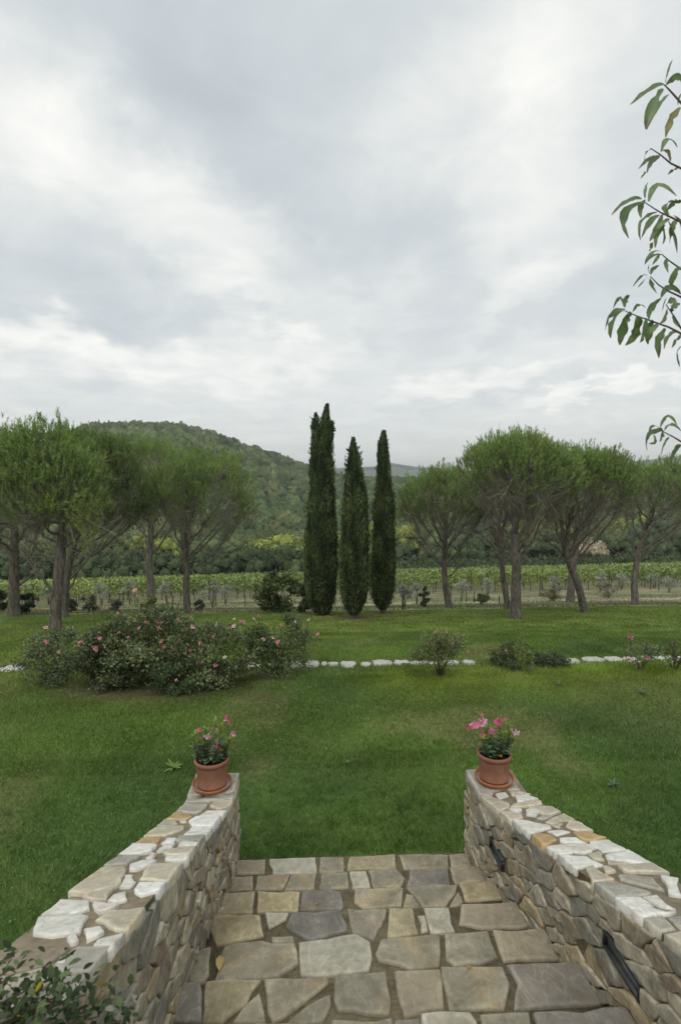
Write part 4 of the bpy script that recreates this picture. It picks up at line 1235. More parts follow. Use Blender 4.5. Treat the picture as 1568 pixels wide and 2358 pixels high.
def pine(trunk, wpx, cl, cr_, top, rim, lab, seed, dens=1.25, patch=None, dark=1.0, lowbranch=None):
    global rng
    keep = rng; rng = np.random.default_rng(seed)
    base = hit(*trunk[0]); Yb = base[1]
    root = empty('umbrella_pine', base, lab, 'pine tree', 'umbrella pines round the lawn')
    pts = np.array([base] + [atY(x, y, Yb) for x, y in trunk[1:]])
    pts[1:, 1] += np.cumsum(rng.normal(0, .05, len(pts)-1))
    r0 = wpx/F*Yb/2*.86
    # centre of crown, radius, heights
    a_ = atY(cl, rim, Yb); b_ = atY(cr_, rim, Yb); tp = atY((cl+cr_)/2, top, Yb)
    Rc = (b_[0]-a_[0])/2; cx_ = (a_[0]+b_[0])/2; zr = a_[2]; H = tp[2]-zr
    cc = np.array([cx_, Yb + (pts[-1][1]-Yb)*.5, zr])
    fork = pts[-1]
    bark = Geo(); tw = Geo(); fol = Geo()
    tt = np.linspace(0, 1, 4*len(pts)); seg = np.linspace(0, 1, len(pts))
    tp_ = np.column_stack([np.interp(tt, seg, pts[:, k]) for k in range(3)])
    for _ in range(2): tp_[1:-1] = (tp_[:-2] + 2*tp_[1:-1] + tp_[2:])/4
    rad = r0*(1.12 - .32*tt); rad[0] *= 1.3; rad[1] *= 1.08
    tp_[0, 2] -= .15
    # lumpy trunk
    tube(bark, tp_, rad, 12)
    # leader continues into the crown
    leadtop = cc + np.array([0, 0, H*.45])
    lead = bez(tp_[-1], tp_[-1] + (tp_[-1]-tp_[-4])*1.2, leadtop, 8)
    tube(bark, lead, np.linspace(rad[-1], .03, 8), 8)
    zlo = max(.5, (zr - fork[2])*1.0)
    nlimb = int(rng.integers(13, 16))
    tips = []
    for i in range(nlimb):
        az = i*2.399 + rng.uniform(-.3, .3)
        e = i/(nlimb-1)                     # 0 low & outward ... 1 high & inward
        elev = -.25 + 1.35*e + rng.normal(0, .08)
        tgt = cc + np.array([math.cos(az)*math.cos(elev)*Rc, math.sin(az)*math.cos(elev)*Rc, math.sin(elev)*H])*rng.uniform(.68, .8)
        if e < .45:
            k = int(len(tp_)*(.62 + .36*e/.45)); st = tp_[min(k, len(tp_)-1)]; rs = rad[min(k, len(tp_)-1)]*.36
        else:
            k = int((e-.45)/.55*5); st = lead[k]; rs = np.interp(k, [0, 7], [rad[-1], .03])*.55
        d = tgt-st; hor = np.array([d[0], d[1], 0])
        mid = st + hor*.55 + np.array([0, 0, d[2]*.32]) + rng.normal(0, .12, 3)
        limb = bez(st, mid, tgt, 9)
        limb[1:-1] += rng.normal(0, .03, (7, 3))
        tube(bark, limb, np.linspace(max(rs, .026), .012, 9), 6)
        nsub = 9
        for j in range(nsub):
            t = .30 + .7*(j+1)/nsub; q = limb[min(8, int(t*8))]
            out_ = (tgt-cc)/np.array([Rc, Rc, H]); out_ /= np.linalg.norm(out_)
            o2 = out_ + rng.normal(0, .34, 3); o2[2] = max(o2[2], -.75); o2 /= np.linalg.norm(o2)
            rad_f = rng.uniform(.78, 1.0)*(1 + .08*math.sin(3*math.atan2(o2[1], o2[0])+seed))
            Hs = H if o2[2] > 0 else zlo
            t2 = cc + o2*np.array([Rc, Rc, Hs])*rad_f*.93
            dd_ = t2-q
            m2 = q + dd_*.5 + np.array([0, 0, -.08*np.linalg.norm(dd_)]) + rng.normal(0, .06, 3)
            sb = bez(q, m2, t2, 6); tube(tw, sb, np.linspace(.011, .005, 6), 4)
            ntw = int(9*dens)
            for w in range(ntw):
                o3 = nrm(o2 + rng.normal(0, .19, 3)); o3[2] = max(o3[2], -.75)
                rf = rad_f*rng.uniform(.82, 1.04)
                t3 = cc + o3*np.array([Rc, Rc, H if o3[2] > 0 else zlo])*rf
                q3 = sb[int(rng.integers(1, 6))]
                m3 = (q3+t3)/2 + rng.normal(0, .05, 3) - np.array([0, 0, .05])
                tube(tw, bez(q3, m3, t3, 4), np.linspace(.0065, .004, 4), 3)
                tips.append((t3, o3))
            # bare dead twigs inside the crown
            for w in range(10):
                q3 = sb[int(rng.integers(0, 5))]; dv = nrm(dd_/np.linalg.norm(dd_) + rng.normal(0, .45, 3))*rng.uniform(.25, .8)
                tube(tw, bez(q3, q3 + dv*.5 + rng.normal(0, .04, 3), q3+dv, 3), [.0055, .0045, .003], 3)
        for w in range(16):
            q3 = limb[int(rng.integers(2, 9))]; dv = nrm(np.array([d[0], d[1], rng.uniform(-.6, .9)*abs(d[2])]) + rng.normal(0, .5, 3)*np.linalg.norm(d)*.6)*rng.uniform(.3, 1.1)
            tube(tw, bez(q3, q3 + dv*.5 + rng.normal(0, .06, 3), q3+dv, 4), [.008, .006, .005, .003], 3)
    if lowbranch:
        for (bx0, by0, bx1, by1) in lowbranch:
            p0 = atY(bx0, by0, Yb); p2 = atY(bx1, by1, Yb) + np.array([0, rng.uniform(-.4, .2), 0])
            lb = bez(p0, (p0+p2)/2 + np.array([0, 0, -.12]), p2, 8); lb[1:-1] += rng.normal(0, .02, (6, 3))
            tube(bark, lb, np.linspace(.045, .018, 8), 6)
            for w in range(16):
                q3 = lb[int(rng.integers(2, 8))]; dv = nrm((p2-p0)/np.linalg.norm(p2-p0) + rng.normal(0, .5, 3))*rng.uniform(.3, 1.0)
                tube(tw, bez(q3, q3 + dv*.5, q3+dv + np.array([0, 0, .1]), 4), [.008, .006, .005, .003], 3)
    tips_p = np.array([t[0] for t in tips]); tips_o = np.array([t[1] for t in tips])
    # tufts: upright brushes of needles, several per twig
    npt = 4
    zlo = max(.5, (zr - fork[2])*1.0)
    P = np.repeat(tips_p, npt, 0); O = np.repeat(tips_o, npt, 0)
    P = P + rng.normal(0, .10, P.shape)
    # foliage thins out low on the crown
    hrel = (P[:, 2]-zr)/H
    ok = rng.random(len(P)) < np.clip(.62 + 1.2*hrel, .22, 1)
    P, O, hrel = P[ok], O[ok], hrel[ok]
    ax = nrm(O*.55 + np.array([0, 0, .9]) + rng.normal(0, .18, P.shape))
    nn = 20
    n = len(P)
    AX = np.repeat(ax, nn, 0); TL = np.repeat(rng.uniform(.18, .30, n), nn)
    s = rng.random(n*nn)
    TL = TL*np.repeat(np.where((hrel > .55) & (rng.random(n) < .15), 1.3, .95), nn)
    B = np.repeat(P, nn, 0) + AX*(s*TL)[:, None]
    Dn = nrm(AX*1.0 + nrm(rng.normal(size=(n*nn, 3)))*.75)
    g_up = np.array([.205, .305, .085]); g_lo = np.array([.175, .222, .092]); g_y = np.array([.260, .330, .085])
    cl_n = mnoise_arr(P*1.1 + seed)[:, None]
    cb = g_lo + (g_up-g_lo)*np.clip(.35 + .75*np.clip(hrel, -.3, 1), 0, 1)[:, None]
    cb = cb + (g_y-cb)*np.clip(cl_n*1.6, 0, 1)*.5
    cb = cb*dark
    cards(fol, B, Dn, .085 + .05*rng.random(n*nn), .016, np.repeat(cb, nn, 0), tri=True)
    if patch:
        for (x, y, rx, ry, m) in patch:
            c0 = atY(x, y, Yb - .8*Rc); rx_, ry_ = rx/F*Yb, ry/F*Yb
            q = c0 + nrm(rng.normal(size=(m, 3)))*(rng.random((m, 1))**.4)*np.array([rx_, .45, ry_])
            ax = nrm(rng.normal(0, .3, (m, 3)) + np.array([0, -.25, 1.]))
            AX = np.repeat(ax, nn, 0); B = np.repeat(q, nn, 0) + AX*(rng.random(m*nn)*.22)[:, None]
            cards(fol, B, nrm(AX*.8 + nrm(rng.normal(size=(m*nn, 3)))*.85), .10, .016, colvar(m*nn, (.16, .22, .065), (.23, .27, .08)), tri=True)
            for w in range(8):
                e0 = leadtop*.2 + tp_[-1]*.8; e1 = c0 + rng.normal(0, .3, 3)
                tube(tw, bez(e0, (e0+e1)/2 + rng.normal(0, .1, 3), e1, 5), [.014, .012, .01, .008, .005], 4)
    og = np.array(root.location)
    bark.obj('trunk', M['bark'], root, smooth=True, origin=og)
    tw.obj('branches', M['twig'], root, origin=og)
    fol.obj('crown', M['needle'], root, origin=og)
    rng = keep
    return len(P)*nn


def mnoise_arr(P):
    return np.array([mnoise.noise(Vector(p)) for p in P[::1]])


PINES = [
 (dict(trunk=[(127, 1450), (131, 1380), (137, 1300), (140, 1240), (142, 1190)], wpx=27, cl=-25, cr_=238, top=972, rim=1170, dens=1.25, patch=[(195, 1205, 38, 70, 110)], lowbranch=[(132, 1372, 50, 1262), (136, 1300, 40, 1210)]),
  'front left umbrella pine, thick furrowed trunk, yellowish clump low on its crown'),
 (dict(trunk=[(147, 1422), (150, 1350), (156, 1300), (175, 1240)], wpx=21, cl=110, cr_=345, top=990, rim=1165, dark=.75, dens=1.25, lowbranch=[(152, 1345, 240, 1240), (152, 1370, 185, 1300)]),
  'darker umbrella pine directly behind the front left one, leaning its crown right'),
 (dict(trunk=[(33, 1419), (36, 1340), (38, 1290), (42, 1230)], wpx=25, cl=-120, cr_=120, top=968, rim=1190, dark=.8, dens=1.2, lowbranch=[(42, 1350, 110, 1290)]),
  'umbrella pine cut by the left edge of the picture beside a round dark shrub'),
 (dict(trunk=[(348, 1404), (349, 1350), (342, 1310), (345, 1262), (350, 1220)], wpx=20, cl=238, cr_=452, top=1006, rim=1130, dens=.9, lowbranch=[(343, 1298, 285, 1215)]),
  'umbrella pine with crooked forked trunk rising behind the tall rose bush'),
 (dict(trunk=[(433, 1412), (428, 1365), (430, 1312), (427, 1265)], wpx=18, cl=340, cr_=590, top=1030, rim=1165, dens=.9, lowbranch=[(432, 1290, 520, 1205)]),
  'umbrella pine nearest left of the cypresses with wide fan of bare limbs'),
 (dict(trunk=[(1034, 1399), (1025, 1350), (1022, 1300), (1024, 1250)], wpx=17, cl=917, cr_=1128, top=1078, rim=1175, dens=.8, lowbranch=[(1023, 1310, 945, 1225), (1028, 1330, 1075, 1290)]),
  'slender umbrella pine standing just right of the three cypresses'),
 (dict(trunk=[(1187, 1425), (1185, 1350), (1183, 1290), (1180, 1230)], wpx=26, cl=1045, cr_=1325, top=1003, rim=1110, dens=1.0, lowbranch=[(1185, 1300, 1100, 1220), (1184, 1280, 1240, 1190)]),
  'tallest umbrella pine right of centre with straight trunk in front of a darker one'),
 (dict(trunk=[(1170, 1402), (1160, 1340), (1156, 1290), (1150, 1240)], wpx=15, cl=1080, cr_=1260, top=1060, rim=1140, dark=.8, dens=.7),
  'thin dark umbrella pine half hidden behind the tallest right hand pine'),
 (dict(trunk=[(1346, 1410), (1330, 1350), (1308, 1295), (1300, 1262)], wpx=19, cl=1235, cr_=1452, top=1036, rim=1125, dens=.9, lowbranch=[(1302, 1275, 1240, 1225), (1304, 1275, 1390, 1190)]),
  'umbrella pine whose trunk leans left as it rises, crossing a dark trunk'),
 (dict(trunk=[(1312, 1388), (1315, 1330), (1322, 1280), (1330, 1230)], wpx=19, cl=1225, cr_=1410, top=1045, rim=1140, dark=.75, dens=.7),
  'dark straight umbrella pine behind the leaning right hand one'),
 (dict(trunk=[(1462, 1393), (1461, 1340), (1470, 1285), (1486, 1225)], wpx=17, cl=1408, cr_=1645, top=1062, rim=1150, dens=.9, lowbranch=[(1475, 1270, 1540, 1215)]),
  'rightmost umbrella pine with lichen on its slim trunk, crown cut by picture edge'),
]
for i, (kw, lab) in enumerate(PINES):
    pine(lab=lab, seed=20+i, **kw)


# ------------------------------------------------------------------ cypresses
CC = lambda x, y: (545.9 + .3046*x, 887 + .3046*y)
CPROF = [
 ([(148, 676, 688), (200, 660, 692), (250, 642, 696), (350, 634, 708), (400, 618, 722), (450, 590, 722), (500, 562, 720), (600, 552, 716), (800, 555, 732), (1000, 530, 738), (1200, 520, 768), (1400, 510, 768), (1600, 528, 748), (1690, 560, 715), (1735, 600, 690)],
  [[(215, 590, 598), (300, 576, 616), (380, 568, 630), (450, 562, 640), (560, 560, 640)], [(285, 708, 716), (330, 700, 722), (420, 690, 724)]], 'tallest cypress, leftmost of the three, with a split ragged top'),
 ([(402, 872, 884), (500, 850, 908), (600, 835, 928), (700, 822, 945), (850, 812, 975), (1000, 800, 986), (1300, 785, 998), (1500, 787, 1002), (1620, 798, 975), (1700, 830, 940), (1745, 862, 905)], [],
  'middle cypress of the three with a smooth pointed top, standing slightly nearer'),
 ([(348, 1105, 1118), (430, 1072, 1132), (550, 1062, 1148), (700, 1060, 1152), (820, 1052, 1170), (950, 1032, 1190), (1200, 1036, 1190), (1400, 1015, 1196), (1580, 1020, 1180), (1660, 1045, 1150), (1705, 1085, 1120)], [],
  'right cypress of the three, narrow with a thin crooked tip'),
]
for ci, (prof, extra, lab) in enumerate(CPROF):
    base = CYPB[ci]; Yb = base[1]
    root = empty('cypress', base, lab, 'cypress tree', 'three cypresses at the end of the lawn')
    fol = Geo()

    def column(pr, dens):
        pr = np.array(pr, float)
        cl_ = np.array([atY(*CC(l, y), Yb) for y, l, r in pr]); cr2 = np.array([atY(*CC(r, y), Yb) for y, l, r in pr])
        z = cl_[:, 2][::-1]; cen = ((cl_[:, 0]+cr2[:, 0])/2)[::-1]; rad = ((cr2[:, 0]-cl_[:, 0])/2)[::-1]
        # inner mass
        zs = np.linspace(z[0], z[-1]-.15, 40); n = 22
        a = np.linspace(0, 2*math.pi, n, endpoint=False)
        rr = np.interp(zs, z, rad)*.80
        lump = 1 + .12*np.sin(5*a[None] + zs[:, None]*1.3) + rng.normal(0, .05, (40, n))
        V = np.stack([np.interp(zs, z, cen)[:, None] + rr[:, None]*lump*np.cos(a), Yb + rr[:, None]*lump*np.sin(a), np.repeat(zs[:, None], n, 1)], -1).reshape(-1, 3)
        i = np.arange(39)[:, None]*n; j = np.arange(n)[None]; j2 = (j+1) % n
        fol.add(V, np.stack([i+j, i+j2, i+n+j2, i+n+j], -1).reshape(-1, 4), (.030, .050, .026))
        # sprays
        m = int(dens)
        zz_ = rng.uniform(z[0], z[-1], m*2); rr = np.interp(zz_, z, rad); keep_ = rng.random(m*2) < np.clip(rr/rad.max(), .5, 1); zz_ = zz_[keep_][:m]; rr = rr[keep_][:m]
        m = len(zz_); a = rng.uniform(0, 2*math.pi, m)
        ridge = 1 + .09*np.sin(6*a + zz_*.9 + ci) + .05*np.sin(13*a - zz_*2)
        ph = mnoise_arr(np.column_stack([np.cos(a)*1.5, np.sin(a)*1.5, zz_*1.3]))
        rr_ = rr*(ridge*(.9 + .20*ph))*rng.uniform(.84, 1.02, m)
        P = np.column_stack([np.interp(zz_, z, cen) + rr_*np.cos(a), Yb + rr_*np.sin(a), zz_])
        outd = np.column_stack([np.cos(a), np.sin(a), np.zeros(m)])
        k = 4
        tone = np.clip(.5 + ph*1.3 + .9*(ridge-1)/.1*.3, .05, 1)[:, None]
        cb = np.array([.034, .050, .024]) + (np.array([.110, .145, .058])-np.array([.034, .050, .024]))*tone
        brown = rng.random(m) < .05; cb[brown] = (.07, .06, .03)
        sk = np.repeat(np.clip(rr/.3, .25, 1), k); Pk = np.repeat(P, k, 0) + rng.normal(0, .045, (m*k, 3))*sk[:, None]; Dk = nrm(np.repeat(outd, k, 0)*.40 + np.array([0, 0, 1.0]) + rng.normal(0, .28, (m*k, 3)))
        cards(fol, Pk, Dk, rng.uniform(.07, .15, m*k)*(.5 + .5*sk), rng.uniform(.026, .045, m*k)*(.5 + .5*sk), np.repeat(cb, k, 0))
        # wisps standing out near the tip and flanks
        for w in range(44):
            zt = rng.uniform(z[0] + .5*(z[-1]-z[0]), z[-1]-.25) if w > 6 else rng.uniform(z[0]+.5, z[-1]); ra = np.interp(zt, z, rad); aa = rng.uniform(0, 6.28)
            c0 = np.array([np.interp(zt, z, cen) + ra*.85*math.cos(aa), Yb + ra*.85*math.sin(aa), zt])
            dv = nrm(np.array([math.cos(aa)*.4, math.sin(aa)*.4, .95]) + rng.normal(0, .12, 3)); L = rng.uniform(.12, .34)*(.4 + .6*min(1, ra/.25)); q = 16
            s_ = rng.random(q); Pq = c0 + dv*(s_*L)[:, None] + rng.normal(0, .03, (q, 3))*(1.2-s_)[:, None]
            cards(fol, Pq, nrm(dv + rng.normal(0, .35, (q, 3))), .10, .03, (.07, .11, .045))
        return z, cen
    z, cen = column(prof, 8500 if ci == 0 else 6500)
    for e in extra: column(e, 700)
    bark = Geo(); tube(bark, np.array([[cen[0], Yb, base[2]-.1], [cen[0], Yb, z[0]+.2], [cen[3], Yb, z[3]]]), [.12, .10, .05], 8)
    og = np.array(root.location)
    fol.obj('crown', M['cypress'], root, origin=og); bark.obj('trunk', M['bark'], root, origin=og)
    pL_ = root


# ------------------------------------------------------------------ shrubs
def shrub(name, px, base_y, hw, top_y, lab, cat, n_leaf, leaf, c1, c2, depthk=.8, low=.05, stems=14, group=None, flowers=(), lift=0.0, twiggy=0, shape=1.0, clumps=26, mat='leaf', stem_r=.008, lean=0, fsize=.037):
    base = hit(px, base_y); Yb = base[1]
    root = empty(name, base, lab, cat, group)
    tp = atY(px, top_y, Yb); H = tp[2]-base[2]; Wr = hw/F*Yb
    og = np.array(base)
    st = Geo(); fo = Geo()
    cent = []
    for k in range(clumps):
        a = rng.uniform(0, 6.28); rr = math.sqrt(rng.random()); hgt = rng.uniform(low, 1)
        w = (math.sin(min(hgt*1.0+.18, 1)*math.pi*.62))**shape*(1 if hgt < .6 else (1.02-hgt)/.42*.6+.4)
        c = np.array([math.cos(a)*rr*Wr*w*1.0 + lean*hgt, math.sin(a)*rr*Wr*depthk*w, hgt*H*.93])
        cent.append(c)
    cent = np.array(cent)
    for k in range(stems):
        c = cent[int(rng.integers(len(cent)))]; s0 = np.array([rng.normal(0, .05*Wr+.015), rng.normal(0, .04*Wr+.015), -.03])
        m = np.array([c[0]*.35, c[1]*.35, c[2]*.65]); pl = bez(s0, m, c*np.array([1, 1, 1.02]), 7)
        tube(st, pl + og, np.linspace(stem_r, stem_r*.4, 7), 4)
        for w in range(twiggy):
            q = pl[int(rng.integers(3, 7))]; dv = nrm((c-s0)/np.linalg.norm(c-s0) + rng.normal(0, .5, 3))*rng.uniform(.1, .3)*H
            tube(st, bez(q, q+dv*.5, q+dv, 4) + og, np.linspace(stem_r*.4, stem_r*.15, 4), 3)
    per = n_leaf//len(cent)
    rcl = .40*Wr/max(1, len(cent)/26)**.36
    P = np.repeat(cent, per, 0) + nrm(rng.normal(size=(per*len(cent), 3)))*(rng.random((per*len(cent), 1))**.5)*rcl*np.array([1, 1, .8])*rng.uniform(.35, 1.15, (len(cent),)).repeat(per)[:, None]
    P[:, 2] = np.where(P[:, 2] < .02, rng.uniform(.02, .12, len(P)), P[:, 2])
    P = P[P[:, 2] < H*1.02]
    n = len(P)
    D = nrm(rng.normal(size=(n, 3)) + np.array([0, 0, .3]))
    tone = np.repeat(rng.random(len(cent)), per)[:n]
    c = np.asarray(c1) + (np.asarray(c2)-np.asarray(c1))*(np.clip(.25*rng.random(n)+.75*tone, 0, 1))[:, None]
    cards(fo, P + og, D, leaf*rng.uniform(.7, 1.3, n), leaf*.62, c)
    st.obj('stems', M['rose_stem'], root, origin=og); fo.obj('foliage', M[mat], root, origin=og)
    for (fx, fy, fc) in flowers:
        q = atY(fx, fy, Yb - Wr*depthk*rng.uniform(.3, .95)) - og
        colr = {'p': (.76, .24, .34), 'l': (.80, .46, .48), 'o': (.66, .34, .22), 'w': (.85, .74, .68), 'd': (.50, .09, .13)}[fc]
        fg = flower(fsize*rng.uniform(.8, 1.25), colr, (.6, .4, .35), np.array([rng.normal(0, .8), rng.uniform(-1, .1), rng.uniform(.1, 1)]))
        o = fg.obj('flower', M['petal'], root); o.location = q
        if q[2] > H*.75:
            s2 = Geo(); tube(s2, np.array([q*np.array([.85, .85, .7]), q*np.array([.95, .95, .88]), q]), .0045, 4, (.12, .16, .07)); tq = rng.random((14, 1)); cards(s2, q*np.array([.85, .85, .7]) + tq*(q*np.array([.15, .15, .3])) + rng.normal(0, .018, (14, 3)), rdir(14), .04, .026, (.13, .17, .07)); s2.obj('flower_stalk', M['leaf'], root)
    return root


RG1, RG2 = (.082, .108, .054), (.22, .26, .115)
c4 = lambda x, y, c: (x*.5004, 1296.4 + y*.5004, c)
shrub('rose_bush', 142, 1570, 98, 1448, 'leftmost rose bush with pale airy foliage below the front pine trunk', 'rose bush', 5200, .042, (.085, .115, .06), (.19, .23, .11), group='rose bushes on the lawn', clumps=40, stems=22, twiggy=2,
      flowers=[c4(212, 298, 'l'), c4(312, 295, 'l'), c4(215, 362, 'p'), c4(303, 450, 'o'), c4(192, 425, 'o')])
shrub('rose_bush', 238, 1586, 92, 1440, 'dense dark rose bush with two deep pink blooms, second from left', 'rose bush', 7000, .052, RG1, RG2, group='rose bushes on the lawn', clumps=46, stems=18,
      flowers=[c4(362, 385, 'p'), c4(370, 365, 'p'), c4(443, 398, 'p'), c4(415, 372, 'p'), c4(273, 408, 'l'), c4(422, 330, 'l'), c4(460, 348, 'p')])
shrub('rose_bush', 345, 1576, 140, 1400, 'largest rose bush of the bed, broad and dark with scattered pink blooms', 'rose bush', 10500, .054, RG1, RG2, group='rose bushes on the lawn', clumps=64, stems=22,
      flowers=[c4(545, 230, 'p'), c4(641, 300, 'p'), c4(548, 320, 'o'), c4(597, 278, 'o'), c4(598, 418, 'p'), c4(592, 343, 'p'), c4(735, 275, 'p'), c4(732, 298, 'p'), c4(755, 388, 'p'), c4(820, 258, 'l'), c4(880, 248, 'o'), c4(672, 272, 'o'), c4(700, 445, 'l'), c4(740, 360, 'o')])
shrub('rose_bush', 352, 1540, 44, 1372, 'upright rose shoot rising above the bed with yellow green leaves and salmon buds', 'rose bush', 2600, .05, (.08, .11, .03), (.16, .20, .045), group='rose bushes on the lawn', clumps=20, stems=10, twiggy=2, low=.3, shape=.4,
      flowers=[c4(622, 124, 'l'), c4(632, 150, 'l'), c4(617, 138, 'p'), c4(560, 136, 'l')])
shrub('rose_bush', 478, 1578, 118, 1436, 'rose bush at the right end of the main bed with yellowing lower leaves', 'rose bush', 7500, .052, RG1, RG2, group='rose bushes on the lawn', clumps=60, stems=22, twiggy=1,
      flowers=[c4(887, 292, 'l'), c4(900, 318, 'p'), c4(982, 338, 'p'), c4(995, 285, 'w'), c4(878, 402, 'p'), c4(932, 456, 'p'), c4(992, 470, 'p'), c4(1035, 434, 'w'), c4(920, 368, 'o'), c4(825, 516, 'l'), c4(1078, 258, 'w'), c4(1076, 290, 'l')])
shrub('rose_bush', 398, 1598, 56, 1528, 'low light green rose shoots at the front foot of the bed', 'rose bush', 2200, .046, (.07, .11, .045), (.13, .19, .08), group='rose bushes on the lawn', clumps=20, stems=12, flowers=[c4(812, 540, 'l')])
shrub('rose_bush', 640, 1556, 104, 1414, 'rose bush with visible stems standing apart right of the main bed', 'rose bush', 5200, .050, RG1, (.165, .21, .08), group='rose bushes on the lawn', clumps=40, stems=26, twiggy=2, low=.15,
      flowers=[c4(1190, 243, 'p'), c4(1168, 258, 'l'), c4(1110, 268, 'p'), c4(1124, 270, 'l'), c4(1255, 343, 'l'), c4(1212, 352, 'l'), c4(1278, 366, 'p'), c4(1362, 335, 'l'), c4(1359, 270, 'w'), c4(1420, 262, 'l'), c4(1463, 328, 'p'), c4(1148, 458, 'l'), c4(1295, 286, 'l')])
c5 = lambda x, y, c: (784.7 + x*.4996, 1296.4 + y*.4996, c)
shrub('rose_bush', 1014, 1556, 78, 1458, 'small leafy rose bush with branching stems in front of white stones right of centre', 'rose bush', 3000, .040, (.105, .135, .06), (.22, .25, .10), group='rose bushes on the lawn', clumps=40, stems=26, twiggy=3, low=.42, shape=.25,
      flowers=[c5(518, 372, 'p'), c5(485, 318, 'l'), c5(434, 318, 'o'), c5(338, 412, 'p'), c5(586, 408, 'p')])
shrub('rose_bush', 1186, 1546, 46, 1472, 'thin upright rose bush between a white stone and the dark creeping shrub', 'rose bush', 1500, .042, (.09, .125, .055), (.18, .21, .08), group='rose bushes on the lawn', clumps=18, stems=22, twiggy=3, low=.1,
      flowers=[c5(760, 402, 'l')])
shrub('juniper_shrub', 1258, 1532, 46, 1508, 'low dark creeping shrub lying across the row of white stones', 'shrub', 1600, .05, (.06, .085, .045), (.12, .15, .07), clumps=20, stems=8, low=.2, shape=.2)
shrub('juniper_shrub', 1150, 1530, 38, 1498, 'low feathery dull green shrub left of the thin upright rose', 'shrub', 900, .045, (.08, .11, .05), (.15, .18, .08), clumps=14, stems=10, low=.1, twiggy=2)
shrub('rose_bush', 1476, 1545, 56, 1478, 'bare twiggy rose forking low over the white stones at right', 'rose bush', 520, .045, (.11, .15, .08), (.19, .23, .12), group='rose bushes on the lawn', clumps=14, stems=9, twiggy=4, low=.5, lean=.1,
      flowers=[c5(1325, 443, 'd'), c5(1355, 456, 'd'), c5(1410, 436, 'd')], stem_r=.012)
shrub('rose_bush', 1552, 1544, 40, 1478, 'sparse brownish rose at the right edge behind the white stones', 'rose bush', 600, .04, (.09, .09, .045), (.14, .15, .07), group='rose bushes on the lawn', clumps=12, stems=14, twiggy=3, low=.3)
shrub('rose_shoot', 1449, 1510, 10, 1466, 'single thin shoot with one red bloom on the right lawn', 'rose', 50, .03, (.11, .15, .08), (.19, .23, .12), clumps=3, stems=2, low=.2, flowers=[(1449, 1464, 'd'), (1451, 1468, 'p')], fsize=.045)

# shrubs along the far side of the lawn
shrub('fig_shrub', 640, 1410, 60, 1316, 'large leaved dark green shrub left of the tallest cypress', 'shrub', 3000, .15, (.055, .08, .035), (.15, .19, .065), clumps=34, stems=14, low=.08, stem_r=.02)
shrub('fig_shrub', 700, 1412, 26, 1345, 'lower dark shrub tucked against the tallest cypress', 'shrub', 900, .13, (.05, .075, .035), (.11, .15, .06), clumps=14, stems=8, stem_r=.02)
shrub('round_shrub', 62, 1414, 26, 1368, 'round very dark green shrub between the two leftmost pine trunks', 'shrub', 2600, .07, (.012, .026, .014), (.03, .05, .022), clumps=24, stems=8)
shrub('round_shrub', 2, 1410, 22, 1360, 'dark green shrub cut by the left edge of the picture', 'shrub', 2200, .08, (.02, .04, .014), (.06, .09, .03), clumps=20, stems=8)
HERB = [(165, 1410, 14, 1378, 'grey green bushy herb right of the front left pine trunks'), (205, 1409, 26, 1372, 'wide clump of dark spiky herbs between pines on the left'), (265, 1407, 18, 1380, 'small grey lavender clump left of the crooked pine'),
        (458, 1406, 14, 1383, 'rounded grey lavender clump right of the pine left of cypresses'), (1272, 1384, 30, 1352, 'russet brown thicket between the two pairs of right hand pines'),
        (1400, 1378, 36, 1340, 'tall pinkish dry thicket left of the rightmost pine'), (1108, 1392, 20, 1368, 'compact green shrub left of the pair of pine trunks'), (978, 1398, 16, 1350, 'olive green bush right of the cypresses')]
for (px, by, hw, ty, lab) in HERB:
    br = 'russet' in lab or 'pinkish' in lab
    gr = 'green' in lab and 'grey' not in lab
    c1, c2 = ((.07, .055, .028), (.17, .13, .06)) if 'russet' in lab else ((.10, .09, .06), (.21, .18, .13)) if br else ((.05, .08, .035), (.12, .15, .07)) if gr else ((.07, .085, .055), (.17, .19, .13))
    shrub('meadow_shrub', px, by, hw, ty, lab, 'shrub', 1400, .07, c1, c2, clumps=18, stems=18, twiggy=3, low=.1, group='shrubs at the far edge of the lawn')

# young olive trees with stakes
OL = [(60, 1392, 1345), (112, 1392, 1352), (235, 1395, 1345), (300, 1392, 1338), (385, 1398, 1342), (490, 1400, 1340), (520, 1392, 1350), (930, 1400, 1352), (1062, 1385, 1340), (1122, 1378, 1335), (1275, 1385, 1328), (1380, 1362, 1318), (1430, 1358, 1322), (1505, 1355, 1322), (1540, 1365, 1330), (960, 1392, 1345)]
olab = ['at the far left beside the round dark shrub', 'just left of the front left pine trunk', 'behind the spiky herbs left of the tall rose', 'left of the crooked pine trunk', 'between the crooked pine and its right neighbour', 'right of the pine left of the cypresses', 'next to the thin post left of the big leaved shrub',
        'right behind the right cypress', 'right of the slender pine', 'left of the pair of pine trunks', 'above the russet thicket', 'above the pinkish thicket', 'left of the rightmost pine', 'right of the rightmost pine', 'at the right edge of the picture', 'between the right cypress and the slender pine']
for (px, by, ty), w in zip(OL, olab):
    r = shrub('olive_tree', px, by, 21, ty - 4, 'young silvery olive tree ' + w, 'olive tree', 900, .085, (.22, .25, .20), (.44, .46, .39), clumps=16, stems=8, twiggy=2, low=.42, group='young olives beyond the lawn', shape=.5, stem_r=.014)

REG = [(-9999, 'left of the thick front pine'), (127, 'between thick front pine and crooked pine'), (347, 'between crooked pine and the cypresses'), (740, 'in the gaps of the cypresses'), (890, 'between cypresses and slender pine'),
       (1034, 'between slender pine and tallest pine'), (1187, 'between tallest pine and leaning pine'), (1330, 'between leaning pine and rightmost pine'), (1462, 'right of the rightmost pine')]


